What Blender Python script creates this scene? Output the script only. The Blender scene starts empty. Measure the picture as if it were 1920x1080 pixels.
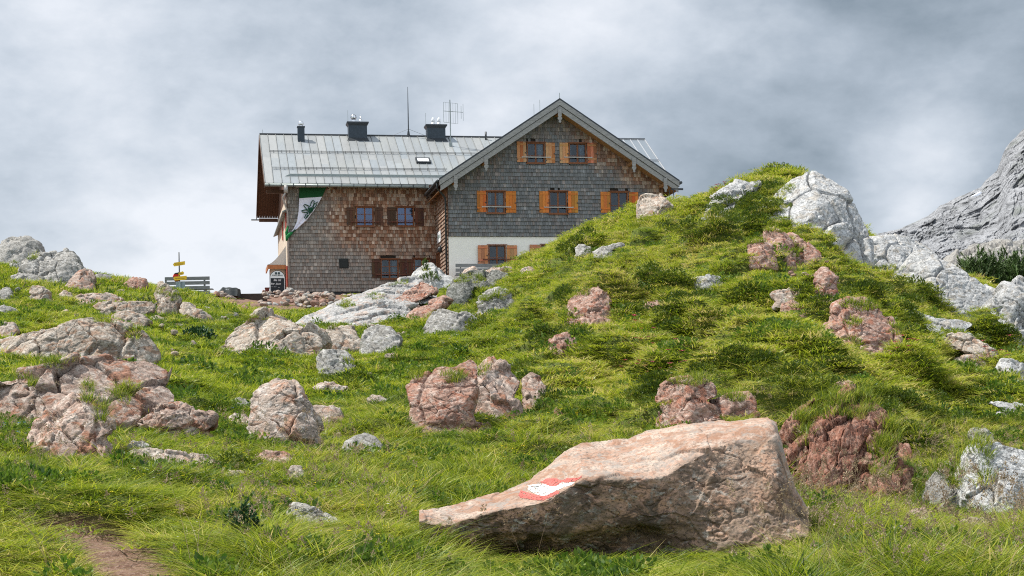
import bpy, math, random
import numpy as np
from mathutils import Vector, Matrix, Euler
R_ = math.radians
scn = bpy.context.scene
# ------------------------------------------------------------------ camera
F = 3300.0; HOR = 830.0; ROLL = R_(1.0)
cr, sr = math.cos(ROLL), math.sin(ROLL)
def sxz(px, py):
    cx = (px-960.0)/F; cy = (HOR-py)/F
    return cx*cr+cy*sr, -cx*sr+cy*cr
def P(px, py, Y):
    a, b = sxz(px, py)
    return Vector((a*Y, Y, b*Y))
def to_px(x, y, z):
    a = x/y; b = z/y
    return 960+F*(a*cr-b*sr), HOR-F*(a*sr+b*cr)
cam = bpy.data.cameras.new('camera'); camo = bpy.data.objects.new('camera', cam)
scn.collection.objects.link(camo); scn.camera = camo
cam.sensor_width = 36.0; cam.lens = 36.0*F/1920.0
cam.shift_y = (HOR-540.0)/1920.0
cam.clip_start = 0.1; cam.clip_end = 20000
M = Matrix(((cr, sr, 0), (0, 0, -1), (-sr, cr, 0)))   # columns: right, up, back
camo.matrix_world = M.to_4x4()
# ------------------------------------------------------------------ sun + sky
SUN = Vector((-0.50, 0.07, 0.84)).normalized()
EL = math.asin(SUN.z); AZ = math.atan2(SUN.x, SUN.y)
sl = bpy.data.lights.new('sun', 'SUN'); sl.energy = 5.0; sl.angle = R_(0.6); sl.color = (1.0, 0.955, 0.88)
so = bpy.data.objects.new('sun', sl); scn.collection.objects.link(so)
so.rotation_euler = SUN.to_track_quat('Z', 'Y').to_euler()
w = bpy.data.worlds.new('World'); scn.world = w; w.use_nodes = True
nt = w.node_tree; nt.nodes.clear()
def N(tree, t, **kw):
    n = tree.nodes.new(t)
    for k, v in kw.items():
        if k.startswith('i_'):
            n.inputs[k[2:].replace('_', ' ')].default_value = v
        else: setattr(n, k, v)
    return n
def L(tree, a, ao, b, bi): tree.links.new(a.outputs[ao], b.inputs[bi])
def MATH(tree, op, a=None, b=None, clamp=False):
    n = tree.nodes.new('ShaderNodeMath'); n.operation = op; n.use_clamp = clamp
    for i, v in enumerate((a, b)):
        if v is None: continue
        if isinstance(v, (int, float)): n.inputs[i].default_value = v
        else: tree.links.new(v, n.inputs[i])
    return n.outputs[0]
def RAMP(tree, fac, stops, interp='LINEAR'):
    n = tree.nodes.new('ShaderNodeValToRGB'); n.color_ramp.interpolation = interp
    el = n.color_ramp.elements
    while len(el) < len(stops): el.new(0.5)
    for e, (p, c) in zip(el, stops):
        e.position = p; e.color = (c, c, c, 1) if isinstance(c, (int, float)) else (c[0], c[1], c[2], 1)
    tree.links.new(fac, n.inputs[0]); return n.outputs[0]
def MIX(tree, fac, a, b, mode='MIX'):
    n = tree.nodes.new('ShaderNodeMix'); n.data_type = 'RGBA'; n.blend_type = mode
    for i, v in ((0, fac), (6, a), (7, b)):
        if isinstance(v, (int, float)): n.inputs[i].default_value = v
        elif isinstance(v, tuple): n.inputs[i].default_value = (v[0], v[1], v[2], 1)
        else: tree.links.new(v, n.inputs[i])
    return n.outputs[2]
def NOISE(tree, vec, scale, detail=4, rough=0.55, dist=0.0):
    n = tree.nodes.new('ShaderNodeTexNoise'); n.inputs['Scale'].default_value = scale
    n.inputs['Detail'].default_value = detail; n.inputs['Roughness'].default_value = rough
    n.inputs['Distortion'].default_value = dist
    if vec is not None: tree.links.new(vec, n.inputs['Vector'])
    return n.outputs[0]
sky = N(nt, 'ShaderNodeTexSky', sky_type='NISHITA', sun_disc=False, sun_elevation=EL, sun_rotation=AZ)
skyc = nt.nodes.new('ShaderNodeVectorMath'); skyc.operation = 'SCALE'; skyc.inputs['Scale'].default_value = 0.1
L(nt, sky, 0, skyc, 0)
tc = N(nt, 'ShaderNodeTexCoord')
nrm = nt.nodes.new('ShaderNodeVectorMath'); nrm.operation = 'NORMALIZE'; L(nt, tc, 'Generated', nrm, 0)
mp = N(nt, 'ShaderNodeMapping'); mp.inputs['Scale'].default_value = (1.0, 1.0, 1.7); mp.inputs['Rotation'].default_value = (0, R_(-12), 0)
L(nt, nrm, 0, mp, 0)
n1 = NOISE(nt, mp.outputs[0], 6.5, 7, 0.52, 0.15)
n2 = NOISE(nt, mp.outputs[0], 19.0, 6, 0.58, 0.15)
n3 = NOISE(nt, mp.outputs[0], 48.0, 5, 0.6, 0.1)
val = MATH(nt, 'ADD', MATH(nt, 'MULTIPLY', n1, 1.15), MATH(nt, 'MULTIPLY', n2, 0.50))
val = MATH(nt, 'ADD', val, MATH(nt, 'MULTIPLY', n3, 0.14))
val = MATH(nt, 'SUBTRACT', val, 0.355)
# soft light and dark cloud masses, warped by the noise
wv = nt.nodes.new('ShaderNodeTexNoise'); wv.inputs['Scale'].default_value = 9; wv.inputs['Detail'].default_value = 4
nt.links.new(mp.outputs[0], wv.inputs['Vector'])
wsub = nt.nodes.new('ShaderNodeVectorMath'); wsub.operation = 'SUBTRACT'; wsub.inputs[1].default_value = (.5, .5, .5)
nt.links.new(wv.outputs['Color'], wsub.inputs[0])
wmul = nt.nodes.new('ShaderNodeVectorMath'); wmul.operation = 'SCALE'; wmul.inputs['Scale'].default_value = 0.09
L(nt, wsub, 0, wmul, 0)
wadd = nt.nodes.new('ShaderNodeVectorMath'); wadd.operation = 'ADD'; L(nt, nrm, 0, wadd, 0); L(nt, wmul, 0, wadd, 1)
BLOBS = [(330, 520, 560, .33), (60, 90, 430, .14), (1120, 20, 620, .20), (1620, 230, 640, -.36),
         (1760, 330, 190, .36), (60, 330, 330, -.20), (690, 110, 330, -.10), (1640, 410, 150, .14), (1000, 300, 380, .14)]
for bx, by, bw, bs in BLOBS:
    a, b = sxz(bx, by); d = Vector((a, 1, b)).normalized()
    dn = nt.nodes.new('ShaderNodeVectorMath'); dn.operation = 'DISTANCE'; dn.inputs[1].default_value = d
    L(nt, wadd, 0, dn, 0)
    mr = N(nt, 'ShaderNodeMapRange', interpolation_type='SMOOTHSTEP')
    mr.inputs['From Min'].default_value = 0; mr.inputs['From Max'].default_value = bw*1.25/F
    mr.inputs['To Min'].default_value = bs; mr.inputs['To Max'].default_value = 0
    nt.links.new(dn.outputs['Value'], mr.inputs[0])
    val = MATH(nt, 'ADD', val, mr.outputs[0])
cc = RAMP(nt, val, [(0.10, (.18, .225, .27)), (0.42, (.325, .375, .435)), (0.66, (.475, .52, .58)), (0.95, (.66, .685, .73))])
# clouds behind the camera, out of view, brightened to light the plaster front
sep = N(nt, 'ShaderNodeSeparateXYZ'); L(nt, nrm, 0, sep, 0)
bk = N(nt, 'ShaderNodeMapRange', interpolation_type='SMOOTHSTEP'); nt.links.new(sep.outputs['Y'], bk.inputs[0])
bk.inputs['From Min'].default_value = 0.25; bk.inputs['From Max'].default_value = -0.6
bk.inputs['To Min'].default_value = 1.0; bk.inputs['To Max'].default_value = 1.75
cv = nt.nodes.new('ShaderNodeVectorMath'); cv.operation = 'SCALE'; nt.links.new(cc, cv.inputs[0]); nt.links.new(bk.outputs[0], cv.inputs['Scale'])
skym = MIX(nt, 0.94, skyc.outputs[0], cv.outputs[0])
bg = N(nt, 'ShaderNodeBackground'); bg.inputs[1].default_value = 1.0; nt.links.new(skym, bg.inputs[0])
wo = N(nt, 'ShaderNodeOutputWorld'); L(nt, bg, 0, wo, 0)
scn.view_settings.view_transform = 'Standard'; scn.view_settings.look = 'None'
scn.view_settings.exposure = 0.45; scn.view_settings.gamma = 1.0
scn.cycles.max_bounces = 6; scn.cycles.diffuse_bounces = 3; scn.cycles.glossy_bounces = 3; scn.cycles.transmission_bounces = 3
scn.cycles.transparent_max_bounces = 8; scn.cycles.use_denoising = False; scn.cycles.denoising_prefilter = 'NONE'; scn.cycles.filter_width = 1.1; scn.render.filter_size = 1.1
scn.cycles.sample_clamp_indirect = 6

# ------------------------------------------------------------------ numpy noise
_rng = np.random.RandomState(7)
_perm = np.concatenate([_rng.permutation(512)]*3)
_grad = _rng.normal(size=(512, 3)); _grad /= np.linalg.norm(_grad, axis=1)[:, None]
def _h(ix, iy, iz): return _perm[_perm[_perm[ix & 511]+(iy & 511)] + (iz & 511)]
def pnoise(p):
    p = np.asarray(p, float); i = np.floor(p).astype(np.int64); f = p-i
    u = f*f*f*(f*(f*6-15)+10); out = 0
    for dx in (0, 1):
        wx = u[:, 0] if dx else 1-u[:, 0]
        for dy in (0, 1):
            wy = u[:, 1] if dy else 1-u[:, 1]
            for dz in (0, 1):
                wz = u[:, 2] if dz else 1-u[:, 2]
                g = _grad[_h(i[:, 0]+dx, i[:, 1]+dy, i[:, 2]+dz)]
                out = out + wx*wy*wz*((f-(dx, dy, dz))*g).sum(1)
    return out*1.4
def fbm(p, o=4, g=0.5, ridged=False):
    p = np.asarray(p, float); a = 1.0; s = 0; t = 0
    for k in range(o):
        n = pnoise(p*(2**k)+k*17.3)
        if ridged: n = 1-2*np.abs(n)
        s = s+a*n; t += a; a *= g
    return s/t
def voro(p):
    """returns F1, F2, random value (n,3) of the nearest cell, centre"""
    p = np.asarray(p, float); i = np.floor(p).astype(np.int64)
    n = len(p); f1 = np.full(n, 9.); f2 = np.full(n, 9.); cid = np.zeros(n, int); cen = np.zeros((n, 3))
    for dx in (-1, 0, 1):
        for dy in (-1, 0, 1):
            for dz in (-1, 0, 1):
                c = i+(dx, dy, dz); h = _h(c[:, 0], c[:, 1], c[:, 2])
                q = c+0.5+_grad[h]*0.42; d = np.linalg.norm(q-p, axis=1)
                a = d < f1
                f2 = np.where(a, f1, np.minimum(f2, d)); cid = np.where(a, h, cid); cen[a] = q[a]; f1 = np.where(a, d, f1)
    return f1, f2, _grad[(cid*7+3) & 511], cen

# ------------------------------------------------------------------ mesh helpers
C = scn.collection
def tag(o, label=None, cat=None, group=None, kind=None):
    for k, v in (('label', label), ('category', cat), ('group', group), ('kind', kind)):
        if v: o[k] = v
    return o
def empty(name, loc, rotz=0, **kw):
    o = bpy.data.objects.new(name, None); C.objects.link(o); o.location = loc; o.rotation_euler = (0, 0, rotz)
    o.empty_display_size = .2
    return tag(o, **kw)
def npmesh(name, V, Fq, smooth=True):
    """V (n,3), Fq (m,3) or (m,4) arrays"""
    me = bpy.data.meshes.new(name); V = np.asarray(V, np.float32); Fq = np.asarray(Fq, np.int32)
    me.vertices.add(len(V)); me.vertices.foreach_set('co', V.ravel())
    k = Fq.shape[1]; me.loops.add(Fq.size); me.loops.foreach_set('vertex_index', Fq.ravel())
    me.polygons.add(len(Fq)); me.polygons.foreach_set('loop_start', np.arange(len(Fq), dtype=np.int32)*k)
    me.update(calc_edges=True)
    me.polygons.foreach_set('use_smooth', np.full(len(Fq), smooth, bool)); me.validate(); return me
def setattr_f(me, name, arr):
    a = me.attributes.new(name, 'FLOAT', 'POINT'); a.data.foreach_set('value', np.asarray(arr, np.float32))
def setattr_c(me, name, arr):
    a = me.color_attributes.new(name, 'FLOAT_COLOR', 'POINT'); c = np.ones((len(arr), 4), np.float32); c[:, :3] = arr
    a.data.foreach_set('color', c.ravel())
def mesh_obj(name, me, mat, parent=None, loc=None):
    o = bpy.data.objects.new(name, me); C.objects.link(o)
    if mat is not None and not me.materials:
        for m_ in (mat if isinstance(mat, (list, tuple)) else [mat]): me.materials.append(m_)
    if parent is not None: o.parent = parent
    if loc is not None: o.location = loc
    return o
class MB:
    def __init__(s): s.v = []; s.f = []; s.mi = []; s.c = []; s.starts = []; s.cur = 0; s.col = (1, 1, 1)
    def add(s, vs, fs):
        s.starts.append((len(s.v), len(s.f))); b = len(s.v); s.v += [tuple(x) for x in vs]; s.c += [s.col]*len(vs)
        for f in fs: s.f.append([b+i for i in f]); s.mi.append(s.cur)
        return s
    def box(s, x0, x1, y0, y1, z0, z1):
        v = [(x, y, z) for z in (z0, z1) for y in (y0, y1) for x in (x0, x1)]
        return s.add(v, [(0, 2, 3, 1), (4, 5, 7, 6), (0, 1, 5, 4), (2, 6, 7, 3), (0, 4, 6, 2), (1, 3, 7, 5)])
    def hexa(s, v):   # 8 points in the same order as box
        return s.add(v, [(0, 2, 3, 1), (4, 5, 7, 6), (0, 1, 5, 4), (2, 6, 7, 3), (0, 4, 6, 2), (1, 3, 7, 5)])
    def prism(s, poly, d):   # planar polygon extruded by vector d
        d = Vector(d); a = [Vector(p) for p in poly]; n = len(a)
        return s.add(a+[p+d for p in a], [tuple(range(n))[::-1], tuple(range(n, 2*n))]+[(i, (i+1) % n, n+(i+1) % n, n+i) for i in range(n)])
    def tube(s, pts, r, n=8, caps=True):
        pts = [Vector(p) for p in pts]; rs = r if isinstance(r, (list, tuple)) else [r]*len(pts)
        V = []; Fc = []; up = None
        for i, p in enumerate(pts):
            t = (pts[min(i+1, len(pts)-1)]-pts[max(i-1, 0)]).normalized()
            if up is None: up = Vector((0, 0, 1)) if abs(t.z) < .9 else Vector((1, 0, 0))
            a = t.cross(up).normalized(); b = a.cross(t).normalized(); up = b
            for k in range(n):
                th = 2*math.pi*k/n; V.append(p+(a*math.cos(th)+b*math.sin(th))*rs[i])
        for i in range(len(pts)-1):
            for k in range(n):
                Fc.append((i*n+k, i*n+(k+1) % n, (i+1)*n+(k+1) % n, (i+1)*n+k))
        if caps: Fc += [tuple(range(n))[::-1], tuple((len(pts)-1)*n+k for k in range(n))]
        return s.add(V, Fc)
    def ball(s, c, r, nu=14, nv=9, sz=1.0):
        V = []; Fc = []
        for j in range(nv+1):
            ph = math.pi*j/nv
            for i in range(nu):
                th = 2*math.pi*i/nu; V.append((c[0]+r*math.sin(ph)*math.cos(th), c[1]+r*math.sin(ph)*math.sin(th), c[2]+r*sz*math.cos(ph)))
        for j in range(nv):
            for i in range(nu): Fc.append((j*nu+i, (j+1)*nu+i, (j+1)*nu+(i+1) % nu, j*nu+(i+1) % nu))
        return s.add(V, Fc)
    def split(s, name, mat, parent=None, **kw):
        # one object per added piece
        out = []; vs = s.starts+[(len(s.v), len(s.f))]
        for (a, fa), (b, fb) in zip(vs[:-1], vs[1:]):
            q = MB(); q.v = s.v[a:b]; q.c = s.c[a:b]; q.f = [[i-a for i in f] for f in s.f[fa:fb]]; q.mi = s.mi[fa:fb]; out.append(q.build(name, mat, parent, **kw))
        return out
    def build(s, name, mat, parent=None, loc=None, smooth=False, col=False, bevel=0):
        me = bpy.data.meshes.new(name); me.from_pydata(s.v, [], s.f); me.update()
        for m_ in (mat if isinstance(mat, (list, tuple)) else [mat]): me.materials.append(m_)
        me.polygons.foreach_set('material_index', s.mi)
        if smooth: me.polygons.foreach_set('use_smooth', [True]*len(s.f))
        if col: setattr_c(me, 'col', np.array(s.c))
        o = bpy.data.objects.new(name, me); C.objects.link(o)
        if parent is not None: o.parent = parent
        if loc is not None: o.location = loc
        if bevel:
            b = o.modifiers.new('bevel', 'BEVEL'); b.width = bevel; b.segments = 2; b.limit_method = 'ANGLE'
        return o

# ------------------------------------------------------------------ materials
def newmat(name):
    m = bpy.data.materials.new(name); m.use_nodes = True; t = m.node_tree; t.nodes.clear()
    o = t.nodes.new('ShaderNodeOutputMaterial'); b = t.nodes.new('ShaderNodeBsdfPrincipled')
    b.inputs['Specular IOR Level'].default_value = 0.3
    t.links.new(b.outputs[0], o.inputs[0]); return m, t, b, o
def bump(t, b, h, strength=0.5, dist=0.02):
    n = t.nodes.new('ShaderNodeBump'); n.inputs['Strength'].default_value = strength; n.inputs['Distance'].default_value = dist
    t.links.new(h, n.inputs['Height']); t.links.new(n.outputs[0], b.inputs['Normal'])
def simple(name, col, rough=.6, metal=0.0, var=0.15, scale=8, stretch=(1, 1, 1), bmp=0.2):
    m, t, b, o = newmat(name)
    tcn = t.nodes.new('ShaderNodeTexCoord'); mpn = t.nodes.new('ShaderNodeMapping'); mpn.inputs['Scale'].default_value = stretch
    t.links.new(tcn.outputs['Object'], mpn.inputs[0])
    n = NOISE(t, mpn.outputs[0], scale, 5, .6)
    lo = tuple(c*(1-var*1.6) for c in col); hi = tuple(min(1, c*(1+var*1.4)) for c in col)
    t.links.new(RAMP(t, n, [(.3, lo), (.7, hi)]), b.inputs['Base Color'])
    b.inputs['Roughness'].default_value = rough; b.inputs['Metallic'].default_value = metal
    if bmp: bump(t, b, n, bmp, .01)
    return m
def rock_mat(name, c1, c2, c3, dark, warm=None, scale=1.0, strat=(1, 1, 1.6), lich=.5, crack=.6, bstr=.7):
    m, t, b, o = newmat(name)
    tcn = t.nodes.new('ShaderNodeTexCoord'); mpn = t.nodes.new('ShaderNodeMapping'); mpn.inputs['Scale'].default_value = tuple(scale*s_ for s_ in strat)
    oi = t.nodes.new('ShaderNodeObjectInfo')
    mpn.inputs['Rotation'].default_value = (.3, .5, .2)
    t.links.new(tcn.outputs['Object'], mpn.inputs[0])
    v = mpn.outputs[0]
    big = NOISE(t, v, 2.2, 5, .6, .4); mid = NOISE(t, v, 7, 7, .68, .6); fine = NOISE(t, v, 38, 5, .7)
    col = MIX(t, RAMP(t, big, [(.38, 0.0), (.62, 1.0)]), c1, c2)
    col = MIX(t, RAMP(t, mid, [(.47, 0.0), (.60, 1.0)]), col, c3)
    if warm:
        wn = NOISE(t, v, 3.1, 6, .65, 1.0)
        col = MIX(t, RAMP(t, wn, [(.52, 0.0), (.60, .85)]), col, warm)
    # dark lichen and weather streaks
    ln = NOISE(t, v, 13, 8, .75, .3)
    col = MIX(t, RAMP(t, ln, [(.505, 0.0), (.62, lich)]), col, dark)
    # thin cracks along the level lines of a stretched noise
    cr1 = NOISE(t, v, 2.3, 5, .6, .5); cr2 = NOISE(t, v, 6.5, 4, .6, .8)
    k1 = RAMP(t, MATH(t, 'ABSOLUTE', MATH(t, 'SUBTRACT', cr1, .5)), [(0.0, crack), (.007, 0.0)])
    k2 = RAMP(t, MATH(t, 'ABSOLUTE', MATH(t, 'SUBTRACT', cr2, .5)), [(0.0, crack*.8), (.010, 0.0)])
    gate = RAMP(t, NOISE(t, v, 1.9, 2), [(.45, 0.0), (.55, 1.0)])
    ck = MATH(t, 'MAXIMUM', k1, MATH(t, 'MULTIPLY', k2, gate))
    col = MIX(t, ck, col, tuple(x*.5 for x in dark))
    hv = t.nodes.new('ShaderNodeHueSaturation'); t.links.new(col, hv.inputs['Color'])
    fm = t.nodes.new('ShaderNodeMapRange'); t.links.new(fine, fm.inputs[0]); fm.inputs['From Min'].default_value = .3; fm.inputs['From Max'].default_value = .7
    fm.inputs['To Min'].default_value = .76; fm.inputs['To Max'].default_value = 1.2
    rn = MATH(t, 'MULTIPLY', fm.outputs[0], MATH(t, 'ADD', MATH(t, 'MULTIPLY', oi.outputs['Random'], .22), .89))
    t.links.new(rn, hv.inputs['Value']); t.links.new(hv.outputs[0], b.inputs['Base Color'])
    b.inputs['Roughness'].default_value = .88; b.inputs['Specular IOR Level'].default_value = .2
    h = MATH(t, 'ADD', MATH(t, 'MULTIPLY', mid, .8), MATH(t, 'MULTIPLY', fine, .35))
    h = MATH(t, 'SUBTRACT', h, MATH(t, 'MULTIPLY', ck, .5))
    bump(t, b, h, bstr, .05/scale)
    return m
RM = {
 'pink':  rock_mat('pink_limestone', (.40, .29, .235), (.29, .205, .165), (.50, .42, .365), (.085, .07, .055), (.33, .15, .09), 1.6, lich=.7),
 'pale':  rock_mat('pale_pink_limestone', (.42, .33, .275), (.31, .25, .205), (.53, .475, .43), (.10, .085, .07), (.42, .24, .16), 1.6, lich=.65),
 'beige': rock_mat('beige_limestone', (.40, .335, .275), (.28, .23, .185), (.50, .455, .40), (.085, .075, .06), (.34, .21, .14), 1.5, lich=.75),
 'grey':  rock_mat('grey_limestone', (.33, .315, .29), (.21, .20, .18), (.45, .44, .42), (.06, .058, .05), None, 1.5, lich=.8),
 'dark':  rock_mat('dark_lichen_rock', (.145, .145, .125), (.10, .105, .09), (.30, .30, .28), (.035, .035, .03), None, 2.4, lich=.8),
 'white': rock_mat('white_limestone', (.42, .42, .415), (.31, .315, .315), (.52, .52, .515), (.09, .09, .09), (.36, .33, .29), 1.5, strat=(1, 1, 1.0), lich=.8),
 'bright': rock_mat('bright_limestone', (.43, .425, .415), (.33, .33, .32), (.52, .51, .50), (.13, .125, .12), (.46, .36, .30), 1.3, lich=.6),
 'red':   rock_mat('red_limestone', (.30, .145, .10), (.20, .09, .06), (.42, .26, .20), (.05, .03, .022), (.27, .11, .07), 2.2, strat=(2.4, 1, 1.2), lich=.7, bstr=.9),
 'rose':  rock_mat('rose_limestone', (.37, .225, .17), (.26, .15, .115), (.47, .36, .305), (.085, .05, .04), (.32, .13, .08), 1.9, lich=.65),
}
# ------------------------------------------------------------------ terrain
KY = np.array([1.5, 4, 7.5, 9, 11, 14, 18, 23, 30, 38, 48, 60, 84, 93])
COLS = {
 -700: [1080, 965, 880, 790, 710, 668, 620, 580, 530, 505, 520, 545],
 0:    [1080, 975, 890, 800, 722, 675, 625, 585, 537, 505, 520, 545],
 200:  [1080, 985, 900, 815, 738, 684, 634, 592, 555, 524, 532, 548],
 400:  [1080, 990, 910, 835, 765, 715, 668, 625, 597, 575, 557, 552],
 500:  [1080, 995, 918, 842, 770, 718, 671, 630, 603, 588, 576, 552],
 600:  [1080, 1000, 925, 850, 775, 722, 675, 636, 611, 597, 585, 553],
 700:  [1080, 1015, 935, 855, 775, 718, 668, 630, 605, 592, 583, 553],
 800:  [1092, 1044, 950, 860, 775, 715, 664, 622, 585, 562, 552, 550],
 900:  [1108, 1066, 964, 868, 778, 714, 655, 604, 557, 528, 535, 550],
 1000: [1108, 1066, 974, 872, 782, 712, 645, 585, 528, 492, 522, 550],
 1100: [1108, 1066, 979, 872, 775, 695, 617, 543, 470, 432, 500, 550],
 1200: [1108, 1066, 979, 870, 765, 677, 590, 505, 410, 422, 510, 550],
 1320: [1108, 1066, 969, 855, 750, 657, 565, 475, 388, 405, 510, 550],
 1400: [1108, 1066, 964, 845, 740, 643, 548, 455, 354, 372, 500, 550],
 1500: [1080, 1040, 950, 850, 730, 635, 538, 435, 322, 350, 490, 550],
 1600: [1080, 1020, 955, 880, 738, 655, 575, 512, 466, 458, 510, 550],
 1750: [1080, 1020, 975, 890, 800, 712, 637, 577, 537, 520, 525, 535],
 1920: [1080, 1010, 965, 905, 825, 750, 692, 640, 592, 556, 540, 532],
 2600: [1080, 1010, 965, 905, 825, 750, 692, 640, 592, 556, 540, 532]}
CP = np.array(sorted(COLS)); LK = np.log(KY)
TAB = []
for c in CP:
    TAB.append([HOR+1.5*F/1.5, HOR+1.1*F/4]+list(COLS[c]))
TAB = (HOR-np.array(TAB))/F
def _pch(x, y, q):
    h = np.diff(x); d = np.diff(y, axis=-1)/h; m = np.zeros_like(y)
    s = d[:, :-1]*d[:, 1:] > 0
    w1 = 2*h[1:]+h[:-1]; w2 = h[1:]+2*h[:-1]
    with np.errstate(all='ignore'):
        mm = (w1+w2)/(w1/d[:, :-1]+w2/d[:, 1:])
    m[:, 1:-1] = np.where(s, mm, 0); m[:, 0] = d[:, 0]; m[:, -1] = d[:, -1]
    k = np.clip(np.searchsorted(x, q)-1, 0, len(x)-2); t = (q-x[k])/h[k]
    return (y[:, k]*(1+2*t)*(1-t)**2+m[:, k]*h[k]*t*(1-t)**2+y[:, k+1]*t*t*(3-2*t)+m[:, k+1]*h[k]*t*t*(t-1))
LG = np.linspace(LK[0], LK[-1], 500); TG = _pch(LK, TAB, LG)          # (cols, 500)
PXG = np.linspace(-700, 2600, 331)
G = np.array([np.interp(PXG, CP, TG[:, j]) for j in range(500)])       # (500, px)
for _ in range(3):
    Gp = np.pad(G, ((0, 0), (3, 3)), 'edge'); G = sum(Gp[:, i:i+G.shape[1]] for i in range(7))/7
def base_s(px, Y):
    fx = np.clip((px+700)/10.0, 0, 329.999); fy = np.clip((np.log(Y)-LG[0])/(LG[1]-LG[0]), 0, 498.999)
    i = fx.astype(int); j = fy.astype(int); a = fx-i; b = fy-j
    return (G[j, i]*(1-a)+G[j, i+1]*a)*(1-b)+(G[j+1, i]*(1-a)+G[j+1, i+1]*a)*b
ZPL = 7.95
def sstep(a, b, x):
    t = np.clip((x-a)/(b-a), 0, 1); return t*t*(3-2*t)
# hummocks of turf: (px, py, half width px, height m)
HUM = [(1320, 440, 70, .35), (1240, 535, 75, .45), (1420, 560, 60, .4), (1100, 600, 80, .4), (1290, 620, 60, .3), (1180, 480, 60, .25),
       (1480, 660, 120, .4), (1000, 610, 70, .35), (1080, 470, 60, .4), (1250, 690, 60, .3), (1700, 690, 60, .3), (1390, 690, 90, .35), (1460, 405, 60, .4),
       (1640, 560, 40, .25), (1160, 700, 60, .25), (940, 555, 40, .3), (1560, 600, 50, .25), (1130, 555, 60, .3), (1730, 560, 50, .4), (1880, 650, 70, .4),
       (700, 800, 60, .12), (640, 700, 60, .15), (330, 900, 80, .1), (150, 950, 90, .08), (1000, 800, 50, .15), (1100, 770, 60, .2)]
HUMW = []
def hgt(px, Y):
    px = np.asarray(px, float); Y = np.asarray(Y, float)
    Yc = np.clip(Y, 1.5, 93)
    s = base_s(px, Yc); cx = (px-960)/F
    sz = -cx*sr+s*cr; X = (cx*cr+s*sr)*Y; z = sz*Yc
    k = sstep(88, 95, Y); z = z*(1-k)+ZPL*k
    z = np.where(Y > 130, ZPL-(Y-130)*.05-np.clip(Y-300, 0, 9e9)*.05, z)
    q = np.stack([X, Y*1.15, X*0], -1).reshape(-1, 3)
    amp = (.09+.22*sstep(14, 36, Y)+.14*sstep(900, 1200, px)*sstep(13, 20, Y))*(1-sstep(70, 90, Y)*.8)*(1-sstep(92, 96, Y))
    n = fbm(q*.55+3.1, 3, .5).reshape(X.shape)*1.0+(np.abs(pnoise(q*1.25+9))*1.1-.25).reshape(X.shape)*.75
    n2 = fbm(q*3.1, 3).reshape(X.shape)*.10*(.5+.5*sstep(10, 18, Y))
    z = z+amp*n+n2*(1-sstep(60, 90, Y))
    tm = (sstep(820, 1050, px)*sstep(12.5, 16, Y)+.35*sstep(14, 18, Y)*(1-sstep(820, 1050, px)))*(1-sstep(50, 62, Y))
    wx = fbm(q*.42+200, 3).reshape(X.shape); gate = sstep(-.12, .22, pnoise(q*.5+300)).reshape(X.shape)
    ph = Y*.52+2.6*wx+X*.05; fr = ph-np.floor(ph); prof_ = np.where(fr < .22, sstep(0, .22, fr), 1-sstep(.22, 1, fr))
    z = z+tm*(.50*gate+.10)*(prof_-.5)*(.75+.25*sstep(20, 30, Y))
    for hx, hy, hr, hh in HUMW:
        dx = (X-hx); dy = (Y-hy)
        dy = np.where(dy < 0, dy*1.9, dy*.8)
        r2 = (dx*dx+dy*dy*.55)/(hr*hr)
        z = z+hh*np.exp(-r2*r2*.9)
    return X, z
def px_of(X, Y):
    px = 960+X/Y*F
    for _ in range(3):
        s = base_s(px, np.clip(Y, 1.5, 93)); px = 960+(X/Y*F-sr*s*F)/cr
    return px
def ground_z(X, Y):
    X = np.atleast_1d(np.asarray(X, float)); Y = np.atleast_1d(np.asarray(Y, float))
    return hgt(px_of(X, Y), Y)[1]
_MY = np.exp(np.linspace(math.log(6.5), math.log(94), 900))
def hit(px, py):
    """first distance at which the line of sight through the pixel meets the ground"""
    a, b = sxz(px, py); z = ground_z(a*_MY, _MY)
    k = np.argmax(z >= b*_MY) if (z >= b*_MY).any() else len(_MY)-1
    return float(_MY[k])
tmp = []
for hx, hy, hw, hh in HUM:
    Y = hit(hx, hy+12); tmp.append((P(hx, hy, Y).x, Y, hw/F*Y*1.0, hh*.8))
HUMW = tmp
def inpoly(poly, x, y):
    poly = np.asarray(poly, float); c = np.zeros(np.shape(x), bool); j = len(poly)-1
    for i in range(len(poly)):
        xi, yi = poly[i]; xj, yj = poly[j]
        with np.errstate(all='ignore'):
            k = ((yi > y) != (yj > y)) & (x < (xj-xi)*(y-yi)/(yj-yi+1e-12)+xi)
        c ^= k; j = i
    return c
PATHS = [[(50, 990), (85, 960), (150, 958), (215, 975), (260, 1000), (315, 1025), (345, 1055), (370, 1110), (170, 1110), (140, 1050), (100, 1015)],
         [(380, 556), (430, 551), (660, 551), (640, 572), (560, 584), (500, 596), (470, 588), (440, 577), (400, 568)]]
nx, ny = 860, 820
pxs = np.concatenate([np.linspace(-650, -60, 50), np.linspace(-55, 1975, nx-100), np.linspace(1985, 2550, 50)])
ys = np.concatenate([np.exp(np.linspace(math.log(1.6), math.log(7), 30)), np.exp(np.linspace(math.log(7.05), math.log(95), ny-80)), np.exp(np.linspace(math.log(96), math.log(6000), 50))])
PX, YY = np.meshgrid(pxs, ys)
X, Z = hgt(PX, YY)
V = np.stack([X, YY, Z], -1).reshape(-1, 3)
idx = np.arange(nx*len(ys)).reshape(len(ys), nx)
Fq = np.stack([idx[:-1, :-1], idx[:-1, 1:], idx[1:, 1:], idx[1:, :-1]], -1).reshape(-1, 4)
me = npmesh('ground', V, Fq)
vpx, vpy = to_px(V[:, 0], V[:, 1], V[:, 2])
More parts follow.
